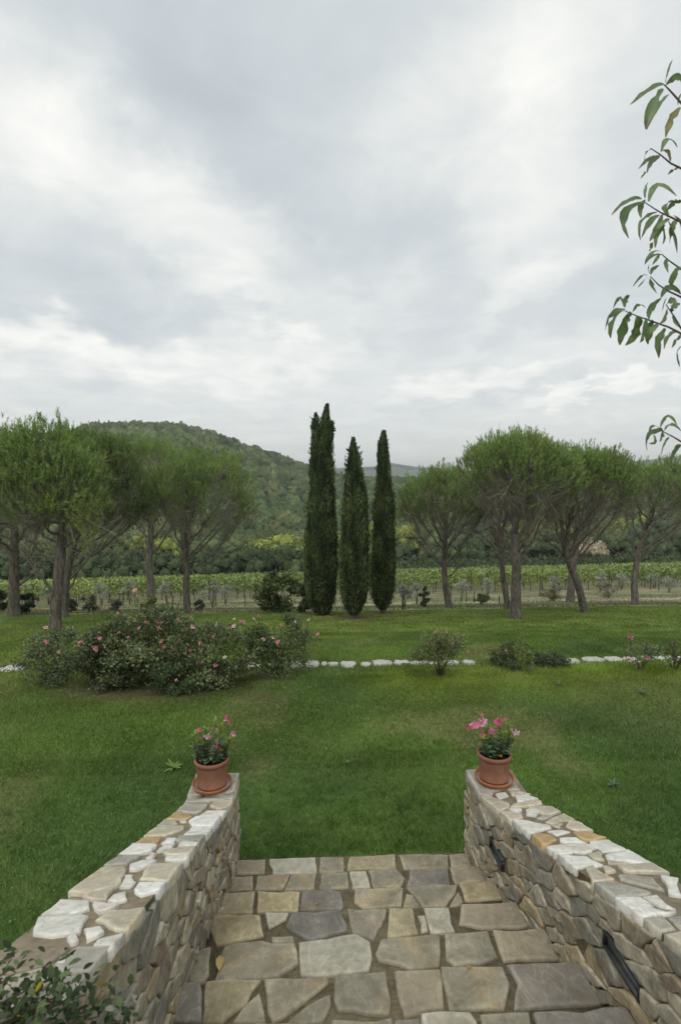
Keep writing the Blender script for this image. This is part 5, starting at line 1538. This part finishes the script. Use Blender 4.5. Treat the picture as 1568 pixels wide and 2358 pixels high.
def region(px):
    return [w for p, w in REG if p <= px][-1]


def relabel(items, phrase):
    # items: (object, px); phrase % (ordinal, region)
    by = defaultdict(list)
    for o, px in items: by[region(px)].append((px, o))
    for w, l in by.items():
        l.sort(key=lambda t: t[0])
        for j, (px, o) in enumerate(l):
            o['label'] = phrase % ((['first ', 'second ', 'third ', 'fourth ', 'fifth ', 'sixth ', 'seventh ', 'eighth ', 'ninth ', 'tenth ', 'eleventh ', 'twelfth ', 'thirteenth ', 'fourteenth ', 'fifteenth ', 'sixteenth ', 'seventeenth ', 'eighteenth ', 'nineteenth ', 'twentieth '][min(j, 19)] if len(l) > 1 else 'only '), w)


stakes = []
PO = [(52, 1398, 1368), (398, 1402, 1372), (605, 1400, 1372), (927, 1405, 1366), (1037, 1390, 1350), (1074, 1386, 1350), (1092, 1386, 1360), (1150, 1392, 1372), (1242, 1372, 1325), (1376, 1352, 1318), (1424, 1350, 1318), (1497, 1358, 1326), (1516, 1360, 1330), (565, 1398, 1370), (438+60, 1396, 1362)]
for i, (px, by, ty) in enumerate(PO):
    b = hit(px, by); H = atY(px, ty, b[1])[2]-b[2]
    g = Geo(); tube(g, np.array([b + [0, 0, -.1], b + [rng.normal(0, .02), 0, H*.5], b + [rng.normal(0, .04), 0, H]]), [.04, .036, .032], 6, cap=True)
    o = g.obj('stake', M['post'], origin=b)
    tag(o, None, 'stake', 'stakes in the rough grass'); stakes.append((o, px))
relabel(stakes, '%sdark wooden stake from left in rough grass, %s')


# ------------------------------------------------------------------ vineyard
def vline(name, a, b, lab, group):
    """one vine row from a to b"""
    L = np.linalg.norm(b-a); u = (b-a)/L
    root_p = np.array([a[0], a[1], float(T(a[0], a[1]))]); root = empty(name, root_p, lab, 'vine row', group)
    dist = np.linalg.norm((a+b)/2)
    n = int(L*(60 if dist < 62 else 34)); s = rng.random(n)*L
    off = rng.normal(0, .24, n)
    x = a[0] + u[0]*s - u[1]*off; y = a[1] + u[1]*s + u[0]*off
    hh = .40 + rng.random(n)**.8*1.30 + .25*fbm(s, s*0+a[1], 1.6, 2)
    ok = fbm(s+a[1]*3, s*0+a[1]*7, 2.0, 2) > .22
    x, y, hh, s = x[ok], y[ok], hh[ok], s[ok]; n = len(x)
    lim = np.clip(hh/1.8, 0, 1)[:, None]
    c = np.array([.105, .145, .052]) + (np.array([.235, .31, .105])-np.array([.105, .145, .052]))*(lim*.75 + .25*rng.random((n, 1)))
    yel = fbm(x, y, 9, 2)[:, None]; c = c + (np.array([.28, .31, .09])-c)*sstep(.5, .75, yel)*.4
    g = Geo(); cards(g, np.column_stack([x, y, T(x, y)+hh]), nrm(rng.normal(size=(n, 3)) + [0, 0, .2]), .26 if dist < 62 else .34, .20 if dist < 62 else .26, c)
    g.obj('vine_leaves', M['far_leaf'], root, origin=root_p)
    if 'front row' in lab:
        for q in np.arange(.3, L, 1.15):
            px, py = a + u*q; z = float(T(px, py)); big = rng.random() < .25
            g = Geo(); tube(g, np.array([[px, py, z-.1], [px+rng.normal(0, .04), py, z+.5], [px+rng.normal(0, .07), py, z+(1.95 if big else .95)]]), .05 if big else .035, 5, cap=True)
            g.obj('post' if big else 'vine_trunk', M['post'], root, origin=root_p)
        return
    g = Geo()
    for q in np.arange(.3, L, 3.5 + rng.random()):
        px, py = a + u*q; z = float(T(px, py)); big = rng.random() < .5
        tube(g, np.array([[px, py, z-.1], [px+rng.normal(0, .04), py, z+(1.95 if big else .85)]]), .04, 4, cap=True)
    o = g.obj('posts', M['post'], root, origin=root_p); o['kind'] = 'stuff'


# rows run across the slope, seen slightly from their side
ORD = 'one two three four five six seven eight nine ten eleven twelve thirteen fourteen fifteen sixteen seventeen eighteen nineteen twenty twenty-one twenty-two twenty-three twenty-four twenty-five'.split()
k = 0
yv = 44.0
while yv < 81:
    xw0, xw1 = -(yv*.66+4), (yv*.72+6)
    tiltv = .10
    a = np.array([xw0, yv + tiltv*xw0*.0 - .5]); b = np.array([xw1, yv + .13*xw1 + 1.0])
    # the left half of the vineyard ends earlier
    if yv > 79:
        a = np.array([-4.0, yv])
    lab = 'front row of the vineyard with bare trunks and posts showing under the leaves' if k == 0 else 'vine row number %s counted from the lawn, running across the vineyard' % ORD[k]
    vline('vine_row', a, b, lab, 'rows of vines')
    yv += 2.0; k += 1


# ------------------------------------------------------------------ broadleaf trees beyond the vineyard
def crown_pts(c, R, H, ncl, per, rcl):
    v_ = nrm(rng.normal(size=(ncl, 3))); v_[:, 2] = np.abs(v_[:, 2])*1.0 - .25
    cen = c + v_*np.array([R, R, H])*(rng.random((ncl, 1))**.35)*.85
    sz = rng.uniform(.6, 1.2, ncl)*rcl
    d = nrm(rng.normal(size=(ncl*per, 3)))
    P = np.repeat(cen, per, 0) + d*np.repeat(sz, per)[:, None]*(.75 + .25*rng.random((ncl*per, 1)))
    return P, d, np.repeat(rng.random(ncl), per)


def blob(g, C, R, H, col, nu=15, nv=7, jit=.15):
    """uneven leafy domes, one for every centre in C"""
    m = len(C); u = np.linspace(0, 2*math.pi, nu, endpoint=False); v = np.linspace(-.45, math.pi/2-.12, nv)
    U, V_ = np.meshgrid(u, v); base = np.stack([np.cos(U)*np.cos(V_), np.sin(U)*np.cos(V_), np.sin(V_)], -1).reshape(-1, 3)
    k = len(base) + 1
    base = np.concatenate([base, [[0, 0, 1.0]]])
    P = base[None]*np.stack([R, R, H], -1)[:, None, :]*(1 + rng.normal(0, jit, (m, k, 1))) + rng.normal(0, .05, (m, k, 3))*R[:, None, None]
    P = (P + C[:, None, :]).reshape(-1, 3)
    i = np.arange(nv-1)[:, None]*nu; j = np.arange(nu)[None]; j2 = (j+1) % nu
    q = np.stack([i+j, i+j2, i+nu+j2, i+nu+j], -1).reshape(-1, 4)
    t = np.stack([(nv-1)*nu + np.arange(nu), (nv-1)*nu + (np.arange(nu)+1) % nu, np.full(nu, k-1)], 1)
    off = (np.arange(m)*k)[:, None, None]
    cv = np.repeat(np.asarray(col), k, 0)*rng.uniform(.78, 1.22, (m*k, 1))
    n0 = g.n
    g.V.append(P); g.C.append(cv); g.F4.append((q[None] + off).reshape(-1, 4) + n0); g.F3.append((t[None] + off).reshape(-1, 3) + n0); g.n += len(P)


def broad_tree(x, y, R, Ht, c1, c2, lab, group, name='broadleaf_tree', leaf=.38, ncl=24, per=44):
    z = float(T(x, y)); base = np.array([x, y, z])
    root = empty(name, base, lab, 'tree', group)
    cH = Ht*.50; c = base + [0, 0, Ht*.46]
    P, d, tone = crown_pts(c, R, cH, ncl, per, R*.36)
    n = len(P); bc = P.reshape(ncl, per, 3).mean(1)
    col = np.asarray(c1) + (np.asarray(c2)-np.asarray(c1))*np.clip(tone*.8 + rng.random(n)*.2, 0, 1)[:, None]
    g = Geo(); blob(g, bc - [0, 0, R*.1], np.full(ncl, R*.27), np.full(ncl, R*.27), col[::per], 9, 4, .12); cards(g, P, nrm(np.cross(d, rdir(n)) + d*.35), leaf*rng.uniform(.7, 1.3, n), leaf*.8, col, side=nrm(d + rng.normal(0, .35, (n, 3))))
    g.obj('crown', M['far_leaf'], root, origin=base)
    g = Geo(); tube(g, np.array([base - [0, 0, .3], base + [0, 0, Ht*.35], c + [0, 0, cH*.2]]), [R*.09, R*.07, R*.03], 6)
    for q in range(4):
        a = rng.uniform(0, 6.28); tube(g, np.array([base + [0, 0, Ht*.25], c + [math.cos(a)*R*.5, math.sin(a)*R*.5, cH*.2]]), [R*.04, R*.015], 4)
    g.obj('trunk', M['twig'], root, origin=base)
    return root


DK = ((.045, .066, .036), (.10, .135, .060)); MG = ((.08, .105, .045), (.16, .20, .08)); YG = ((.16, .20, .055), (.30, .33, .085)); PALE = ((.36, .32, .20), (.56, .50, .36)); BLU = ((.065, .095, .058), (.12, .165, .09))
def at_px(px, Yv): return atY(px, 1200, Yv)[0]
tl = []
for px in range(-60, 720, 36):
    tl.append((px + rng.uniform(-8, 8), 88 + rng.uniform(-3, 6), rng.uniform(2.6, 3.6), rng.uniform(4.5, 6.8), 'd'))
for px in range(-40, 760, 46):
    tl.append((px, 104 + rng.uniform(-5, 6), rng.uniform(3.5, 5), rng.uniform(7, 9.5), 'm' if rng.random() < .7 else 'd'))
for (px, Yv, R, Ht) in [(560, 92, 2.6, 5.0), (600, 98, 3.6, 8.0), (640, 99, 4.0, 9.2), (680, 100, 3.4, 8.4), (705, 103, 3.5, 9.0), (770, 106, 3, 8.6), (330, 97, 3, 10.5), (375, 99, 3, 9.5), (850, 118, 3.5, 11.0), (905, 116, 3.2, 10), (935, 114, 3.5, 10.5), (1180, 125, 4.5, 13), (1245, 122, 4, 12.5), (1290, 130, 4.2, 12), (1420, 128, 4, 10), (1500, 135, 4.5, 12)]:
    tl.append((px, Yv, R, Ht, 'y'))
for px in range(725, 1720, 34):
    tl.append((px + rng.uniform(-8, 8), 90 + rng.uniform(-1, 3) + (px-725)*.006, rng.uniform(2.4, 3.2), rng.uniform(1.6, 2.6), 'h'))
tl.append((1352, 108, 2.6, 6.2, 'p')); tl.append((1374, 107, 2.2, 4.9, 'p'))
for px in range(740, 1700, 38):
    tl.append((px + rng.uniform(-9, 9), 108 + rng.uniform(-2, 6) + (px-740)*.006, rng.uniform(3.2, 4.6), rng.uniform(5, 8.5), 'd' if rng.random() < .6 else 'm'))
for px in range(720, 1720, 50):
    tl.append((px + rng.uniform(-9, 9), 128 + rng.uniform(-4, 8), rng.uniform(4, 6), rng.uniform(8, 12), 'm' if rng.random() < .5 else 'b'))
KL = {'h': 'low bush', 'd': 'dark green bushy tree in the hedge line behind the vineyard', 'm': 'mid green broadleaf tree behind the vineyard hedge line', 'y': 'yellow green tree lighter than its neighbours beyond the vineyard', 'b': 'bluish green tree at the foot of the wooded hill on the right', 'p': 'cream flowered bushy tree on the vineyard edge behind the right hand pines'}
KC = {'d': DK, 'm': MG, 'y': YG, 'b': BLU, 'p': PALE, 'h': DK}
TK = defaultdict(list)
for (px, Yv, R, Ht, kd) in tl:
    x = at_px(px, Yv); Ht += 1.2
    if kd == 'p' and px < 1360: lb = 'taller cream flowered bushy tree on the vineyard edge, left of a lower cream one'
    elif kd == 'p': lb = 'lower cream flowered bushy tree on the vineyard edge'
    else: lb = KL[kd]
    rt_ = broad_tree(x, Yv, R, Ht, *KC[kd], lb, 'trees behind the vineyard')
    if kd != 'p': TK[kd].append((rt_, px))
for kd, w in (('d', 'dark hedge tree'), ('h', 'low dark hedge bush'), ('m', 'mid green tree'), ('y', 'yellow green tree'), ('b', 'bluish hillfoot tree')):
    relabel(TK[kd], '%s' + w + ' from left beyond vineyard, %s')

# ------------------------------------------------------------------ forest on the hill (stuff)
g = Geo()
n = 4700
rr_ = np.sqrt(rng.uniform(138**2, 445**2, n)); aa_ = rng.uniform(-.78, .86, n)
x = rr_*np.sin(aa_); y = rr_*np.cos(aa_)
ok = np.ones(n, bool)
z = T(x, y)
Rt = rng.uniform(2.6, 5.0, n)*np.where(rr_ > 250, 1.1, .8)
# per crown colours: oak greens, olive browns, some dark holm oaks
kk = rng.random(n); f1 = fbm(x, y, 45, 3)
c1 = np.array([.092, .132, .052]); c2 = np.array([.122, .158, .066]); c3 = np.array([.055, .080, .038]); c4_ = np.array([.150, .168, .072])
colr = c1 + (c2-c1)*sstep(.35, .65, f1)[:, None]
colr = np.where((kk < .22)[:, None], c3, colr); colr = np.where((kk > .93)[:, None], c4_, colr)*rng.uniform(.8, 1.2, (n, 1))
per = np.where(rr_ < 230, 110, 62)
for grp, lf in ((rr_ < 230, .75), (rr_ >= 230, 1.0)):
    idx = np.where(grp)[0]; pr = 110 if lf < .9 else 64
    blob(g, np.stack([x[idx], y[idx], z[idx] + Rt[idx]*.35], -1), Rt[idx]*.93, Rt[idx]*1.07, colr[idx]*.9, 12 if lf < .9 else 10, 6 if lf < .9 else 5)
    pr = 90 if lf < .9 else 40
    d = nrm(rng.normal(size=(len(idx)*pr, 3))); d[:, 2] = np.abs(d[:, 2])
    R2 = np.repeat(Rt[idx], pr)
    P = np.stack([np.repeat(x[idx], pr), np.repeat(y[idx], pr), np.repeat(z[idx] + Rt[idx]*.35, pr)], -1) + d*R2[:, None]*np.array([1, 1, 1.15])*rng.uniform(.88, 1.08, (len(d), 1))
    m = len(P)
    cards(g, P, nrm(np.cross(d, rdir(m)) + d*.35), lf*rng.uniform(.6, 1.1, m), lf*.9, np.repeat(colr[idx], pr, 0)*rng.uniform(.9, 1.25, (m, 1)), side=nrm(d + rng.normal(0, .35, (m, 3))), tri=True)
fo = g.obj('forest', M['far_leaf'])
tag(fo, 'oak forest covering the round hill and the slopes behind the vineyard', None, None, 'stuff')

# scattered woods on the far blue ridge
g = Geo(); n = 2600
px_ = rng.uniform(600, 1750, n); 
rr_ = rng.uniform(2050, 2560, n)
dirs = np.array([ray(p, 1100) for p in px_]); dirs = dirs[:, :2]/np.linalg.norm(dirs[:, :2], axis=1, keepdims=True)
x = dirs[:, 0]*rr_; y = dirs[:, 1]*rr_
ok = fbm(x, y, 180, 3) > .44; x, y = x[ok], y[ok]; n = len(x)
pr = 14; d = nrm(rng.normal(size=(n*pr, 3))); d[:, 2] = np.abs(d[:, 2])
P = np.repeat(np.column_stack([x, y, T(x, y)+2]), pr, 0) + d*np.array([9, 9, 6.5])
cards(g, P, nrm(np.cross(d, rdir(len(d)))), 6, 5, np.repeat(np.array([.035, .055, .035]) + rng.random((n, 1))*.02, pr, 0))
tag(g.obj('far_wood', M['far_leaf']), 'distant woods on the hazy blue ridge at the horizon', None, None, 'stuff')

# ------------------------------------------------------------------ peach tree at the right
CA = lambda p: (1330.5 + .2083*p[0], 122.8 + .2083*p[1])
CB = lambda p: (1330.5 + .217*p[0], 580 + .217*p[1])
TW = [(CA, 1.75, [(1140, 555), (1040, 440), (965, 360), (945, 345)],
       [((945, 345), (800, 370), (572, 570), 40), ((960, 330), (975, 200), (1040, 70), 28), ((940, 395), (790, 560), (745, 840), 60), ((1000, 455), (860, 590), (755, 845), 52), ((970, 350), (1080, 230), (1160, 340), 50),
        ((1130, 600), (1010, 720), (965, 930), 55), ((1140, 440), (1115, 500), (1100, 575), 25)]),
      (CA, 1.85, [(1140, 1275), (1020, 1215), (900, 1115), (800, 1050)],
       [((915, 1090), (985, 900), (1095, 1045), 40), ((900, 1130), (770, 1160), (665, 1280), 25), ((900, 1140), (770, 1190), (755, 1325), 50), ((820, 1060), (745, 1080), (730, 1190), 22), ((930, 1075), (1000, 1080), (1015, 1200), 28),
        ((1120, 1270), (1050, 1280), (990, 1340), 24), ((745, 1310), (720, 1330), (690, 1385), 20)]),
      (CA, 1.70, [(1140, 1870), (1000, 1800), (900, 1755), (745, 1655)],
       [((740, 1600), (735, 1510), (768, 1425), 20), ((700, 1610), (550, 1600), (368, 1790), 38), ((745, 1640), (430, 1760), (555, 2045), 62), ((740, 1620), (670, 1700), (695, 1820), 45), ((775, 1640), (850, 1400), (1085, 1580), 52),
        ((870, 1755), (660, 1830), (690, 2065), 30), ((900, 1790), (770, 1850), (700, 2040), 45), ((930, 1780), (870, 1960), (790, 2080), 50), ((960, 1900), (870, 1960), (850, 2150), 45), ((990, 1850), (1040, 2000), (1090, 2210), 82),
        ((1000, 1810), (930, 1650), (1100, 1640), 50), ((1050, 1790), (1150, 1900), (1140, 2140), 60), ((900, 1850), (950, 1990), (930, 2110), 45), ((820, 2090), (800, 2130), (790, 2190), 28), ((970, 1740), (1050, 1640), (1150, 1640), 42),
        ((1010, 1830), (900, 1880), (830, 2010), 46), ((1080, 1850), (1010, 1950), (1010, 2110), 55)]),
      (CA, 1.95, [(1140, 2390), (1000, 2290), (920, 2220)],
       [((920, 2190), (800, 2190), (735, 2335), 30), ((920, 2220), (880, 2260), (820, 2340), 28), ((990, 2260), (960, 2320), (980, 2400), 30)]),
      (CB, 1.85, [(1090, 480), (960, 420), (850, 350), (765, 260)],
       [((765, 240), (725, 180), (760, 125), 22), ((770, 240), (780, 180), (860, 145), 28), ((740, 260), (680, 230), (578, 370), 20), ((730, 270), (680, 320), (632, 378), 12), ((760, 275), (750, 350), (830, 440), 45),
        ((880, 485), (960, 340), (1090, 450), 40), ((880, 30), (780, 30), (705, 135), 28), ((1085, 160), (1000, 240), (980, 375), 45), ((950, 80), (925, 140), (950, 220), 30)]),
      (CB, 1.72, [(1094, 870), (960, 800), (790, 740), (620, 680), (500, 630)],
       [((490, 590), (480, 500), (545, 465), 52), ((470, 540), (430, 460), (372, 600), 24), ((500, 610), (320, 640), (285, 835), 36), ((500, 620), (350, 700), (345, 915), 52), ((540, 650), (480, 800), (440, 990), 72),
        ((620, 680), (620, 870), (500, 992), 62), ((720, 700), (690, 850), (655, 960), 62), ((850, 775), (740, 830), (740, 980), 55), ((750, 715), (740, 600), (880, 490), 50), ((720, 600), (630, 540), (575, 640), 30),
        ((930, 820), (840, 880), (855, 1125), 52), ((1070, 850), (950, 860), (910, 1030), 30), ((1090, 890), (1030, 920), (990, 1020), 36), ((1094, 1000), (1020, 1060), (1075, 1220), 36), ((660, 690), (640, 760), (590, 880), 50),
        ((560, 640), (520, 690), (510, 760), 50), ((780, 720), (740, 780), (700, 900), 55)]),
      (CB, 1.80, [(1094, 820), (1020, 690), (930, 560)],
       [((930, 490), (900, 540), (890, 620), 50), ((940, 600), (920, 700), (860, 770), 32), ((980, 640), (1010, 580), (1080, 545), 42), ((1000, 680), (1020, 760), (1094, 820), 42), ((930, 560), (1000, 500), (1060, 560), 40)]),
      (CB, 1.78, [(1094, 2015), (1000, 1960), (895, 1905)],
       [((870, 1860), (940, 1700), (1050, 1840), 28), ((850, 1860), (770, 1840), (745, 1920), 22), ((890, 1890), (700, 1920), (730, 2112), 42), ((890, 1890), (890, 1950), (862, 2015), 32), ((915, 1895), (980, 1800), (1094, 1905), 26),
        ((800, 1940), (830, 2040), (745, 2030), 22), ((965, 1970), (890, 2030), (880, 2175), 32), ((1090, 2050), (1020, 2070), (965, 2240), 46), ((890, 1900), (860, 1880), (830, 1910), 40)]),
      ]
pt = np.array([2.15, 2.35, 0.0])
peach = empty('peach_tree', pt, 'peach tree at the right edge, only drooping insect-eaten leaves reaching into the sky', 'peach tree')


def long_leaf(g, a, m, b, w, col, sway=.03):
    """long curling blade with nibbled edge and a folded midrib"""
    n = 9
    c = bez(a, 2*m - (a+b)/2 if False else m, b, n)
    t = np.linspace(0, 1, n)
    Tg = np.gradient(c, axis=0); Tg = nrm(Tg)
    view = nrm((c.mean(0)-CAM)[None])[0]
    ref = nrm(np.array([rng.normal(0, .6), rng.normal(0, .5) - .9, rng.normal(0, .5) + .2])[None])[0]
    S = nrm(np.cross(Tg, ref)); U = np.cross(S, Tg)
    pr = np.sin(np.pi*np.clip(t*.93+.05, 0, 1))**.75*w/2
    e1 = pr*(1 + rng.normal(0, .16, n)); e2 = pr*(1 + rng.normal(0, .16, n))
    bite = rng.integers(2, n-2); (e1 if rng.random() < .5 else e2)[bite] *= rng.uniform(.35, .8)
    V = np.concatenate([c - S*e1[:, None] + U*e1[:, None]*.35, c, c + S*e2[:, None] + U*e2[:, None]*.35])
    i = np.arange(n-1)
    Fc = np.concatenate([np.stack([i, i+1, i+n+1, i+n], 1), np.stack([i+n, i+n+1, i+2*n+1, i+2*n], 1)])
    cols = np.repeat(np.asarray(col)[None], 3*n, 0)*np.concatenate([np.ones(n)*.95, np.ones(n)*1.25, np.ones(n)])[:, None]
    tipm = np.concatenate([t, t, t])[:, None]
    cols = cols + (np.array([.10, .05, .03])-cols)*(tipm > .85)*.6
    g.add(V, Fc, cols)


wood = Geo()
og = pt
limbs_start = np.array([2.15, 2.35, 1.9])
tube(wood, np.array([pt - [0, 0, .1], pt + [.02, 0, .6], pt + [0, .02, 1.3], limbs_start]), [.075, .06, .055, .05], 9)
mains = []
for j, (dx, dy, zt) in enumerate([(-.25, -.5, 4.6), (-.3, -.62, 3.9), (.2, .1, 4.9), (.35, -.4, 4.4)]):
    e_ = np.array([2.15+dx, 2.35+dy, zt]); ml = bez(limbs_start, limbs_start + np.array([dx*1.2, dy*1.1, .6]), e_, 12); mains.append(ml)
    tube(wood, ml, np.linspace(.035, .010, 12), 7)
for (cv, dep, tw_, lvs) in TW:
    P = np.array([atdepth(*cv(p), dep + .03*k) for k, p in enumerate(tw_)])
    # carry the twig on to the nearest limb outside the picture
    allm = np.concatenate(mains[:2]); tgt = allm[np.argmin(np.linalg.norm(allm - (P[0] + [.35, 0, -.25]), axis=1))]
    P = np.concatenate([[tgt], [(tgt + P[0])/2 + [0, 0, -.05]], P])
    tube(wood, P, np.linspace(.005, .0016, len(P)), 5)
    for (a, m, b, w) in lvs:
        dz = rng.normal(0, .03, 3)
        A_ = atdepth(*cv(a), dep + .04); B_ = atdepth(*cv(b), dep + .04 + dz[0]); Mm = atdepth(*cv(m), dep + .04 + dz[1])
        sc = .2083 if cv is CA else .217
        Mc = Mm + (Mm - (A_+B_)/2)*.35
        col = np.array([.085, .135, .055]) + np.array([.035, .05, .005])*rng.random()
        if rng.random() < .03: col = np.array([.15, .15, .03])
        lg = Geo(); long_leaf(lg, A_, Mc, B_, w*sc*1.5/F*dep, col)
        c0 = (A_+B_)/2
        o = link('leaf', lg.mesh('leaf', True, c0), M['peach_leaf'], peach); o.location = Vector(c0 - pt)
wo = wood.obj('branches', M['limb'], peach, smooth=True, origin=og)
g = Geo()
for ml in mains:
    for k in range(26):
        q = ml[int(rng.integers(4, 12))]; dv = np.array([rng.uniform(.0, .7), rng.uniform(-.5, .5), rng.uniform(-.1, .4)]); e_ = q + dv
        wpts = bez(q, q + dv*.5 + [0, 0, .06], e_, 5)
        for s_ in range(6):
            a = wpts[int(rng.integers(1, 5))]
            lat = a[0]*cY + a[1]*sY; depq = -a[0]*sY + a[1]*cY
            if lat - .12 < depq*.66 + .02: continue
            b = a + np.array([rng.normal(0, .05), rng.normal(0, .05), -rng.uniform(.06, .13)]); m = (a+b)/2 + rng.normal(0, .03, 3)
            if (b[0]*cY + b[1]*sY) < (-b[0]*sY + b[1]*cY)*.66 + .03: continue
            long_leaf(g, a, m, b, .022, (.06, .095, .03))
o = g.obj('foliage_beyond_frame', M['peach_leaf'], peach, origin=og); o['kind'] = 'stuff'; o.name = 'foliage'

# ------------------------------------------------------------------ leafy bush at the bottom left corner
b0 = np.array([-.98, 1.12, 1.50])
bush = empty('leafy_bush', b0, 'glossy leaved bush hanging over the wall at the bottom left corner', 'bush')
st = Geo()
lc = 0; bulk = Geo()
SPR = [(20, 2235), (60, 2290), (85, 2270), (150, 2300), (200, 2290), (230, 2340), (160, 2285), (130, 2350), (60, 2345), (10, 2260), (260, 2310), (90, 2320), (0, 2330), (280, 2350), (130, 2315), (110, 2290), (190, 2340)]
for (sx, sy) in SPR:
    dep = rng.uniform(1.12, 1.38)
    e_ = atdepth(sx, sy, dep); m = (b0+e_)/2 + np.array([0, -.05, .18])
    pl = bez(b0 + rng.normal(0, .03, 3)*[1, 1, 0], m, e_, 8); tube(st, pl, np.linspace(.005, .002, 8), 4)
    for k in range(85):
        t = rng.uniform(.45, 1.0); q = pl[min(7, int(t*7.99))] + rng.normal(0, .030, 3)
        D = nrm(rng.normal(size=3)[None] + [0, 0, .25])[0]; L = rng.uniform(.014, .028)
        cc = np.array([.030, .055, .020]) + (np.array([.12, .17, .07])-np.array([.030, .058, .024]))*rng.random()**2
        rv = rng.random()
        if rv < .012: cc = np.array([.34, .28, .03])
        elif rv < .022: cc = np.array([.14, .03, .02])
        elif rv < .06: cc = np.array([.45, .45, .38])  # glints on glossy leaves, painted in as whitish leaf colour
        lg = Geo(); small_leaf(lg, np.zeros(3), D, L, L*.62, cc)
        if k % 3 == 0 and lc < 290:
            o = link('leaf', lg.mesh('leaf', False), M['leaf'], bush); o.location = Vector(q - b0)
        else: small_leaf(bulk, q, D, L, L*.62, cc)
        lc += 1
st.obj('stems', M['rose_stem'], bush, origin=b0)
o = bulk.obj('foliage', M['leaf'], bush, origin=b0); o['kind'] = 'stuff'

# ------------------------------------------------------------------ small plants and fallen leaves
WD = [(398, 1772, .11, 'upright lime green weed clump on the lawn left of the left pot', (.13, .22, .05), (.20, .30, .08)), (905, 1672, .06, 'light green weed tuft on the lawn between the pots', (.10, .2, .04), (.15, .28, .06)),
      (655, 1588, .06, 'small broad leaved weed on the lawn right of the rose bed', (.10, .16, .06), (.16, .24, .1)), (1285, 1580, .09, 'bluish thistle rosette on the lawn right of centre', (.08, .13, .09), (.13, .2, .14)),
      (1478, 1600, .10, 'grey green thistle rosette on the right lawn', (.08, .12, .08), (.13, .18, .12)), (1412, 1812, .08, 'pale weed rosette on the lawn right of the right pot', (.09, .15, .09), (.15, .22, .13)), (800, 1760, .06, 'small weed tuft on the lawn beyond the steps', (.09, .16, .06), (.13, .2, .08))]
for (px, py, s, lab, c1, c2) in WD:
    b = hit(px, py); e = empty('lawn_weed', b, lab, 'weed')
    for k in range(11):
        a = k*2.4; D = np.array([math.cos(a), math.sin(a), rng.uniform(.25, 1.3)])
        lg = Geo(); small_leaf(lg, np.zeros(3), D, s*rng.uniform(.7, 1.2), s*.28, np.array(c1) + (np.array(c2)-np.array(c1))*rng.random())
        o = lg.obj('leaf', M['leaf'], e); o.location = (0, 0, .01)
for (p, k, ang_, s, c, lab) in [((70, 605), 4, .2, .085, (.46, .37, .15), 'pale yellow fallen leaf on the fifth tread, near the left wall'), ((515, 338), 2, 1.0, .022, (.40, .22, .06), 'tiny orange fallen leaf at the left on the dark flagstone'),
                          ((570, 332), 2, 2.0, .026, (.42, .24, .06), 'tiny orange fallen leaf at the right on the dark flagstone'), ((722, 125), 0, .4, .03, (.34, .20, .10), 'curled brown leaf on the lowest tread'), ((1368, 660), 5, 1.3, .03, (.38, .2, .06), 'small orange leaf on the right of the sixth tread'),
                          ((132, 212), 1, .1, .045, (.32, .27, .05), 'yellow green leaf leaning at the foot of the left wall')]:
    q = tread_pt(p, k); lg = Geo()
    small_leaf(lg, np.zeros(3), np.array([math.sin(ang_)*.5, -math.cos(ang_), .10]), s, s*.5, c)
    o = lg.obj('fallen_leaf', M['leaf']); o.location = (q[0], q[1], SZ[k] + .026); tag(o, lab, 'leaf', 'fallen leaves on the steps')

# ------------------------------------------------------------------ air
hm = bpy.data.materials.new('haze'); hm.use_nodes = True
ht = hm.node_tree
for n_ in list(ht.nodes):
    if n_.type != 'OUTPUT_MATERIAL': ht.nodes.remove(n_)
pv = ht.nodes.new('ShaderNodeVolumePrincipled'); pv.inputs['Color'].default_value = (.93, .97, 1, 1); pv.inputs['Density'].default_value = .0003; pv.inputs['Anisotropy'].default_value = .2
ht.links.new(pv.outputs[0], [n_ for n_ in ht.nodes if n_.type == 'OUTPUT_MATERIAL'][0].inputs['Volume'])
g = Geo(); boxg(g, -5300, 5300, -3000, 5300, -60, 110)
hz_o = g.obj('haze', hm); tag(hz_o, 'thin pale overcast haze in the valley air', None, None, 'stuff')
tri = sum(len(o.data.loops) - 2*len(o.data.polygons) for o in scene.objects if o.type == 'MESH')
print('objects', len(scene.objects), 'approx tris', tri, 'wall stones', nl, nrr)
print('LIGHTS', LIGHTS, 'pots', pl_, pr_)
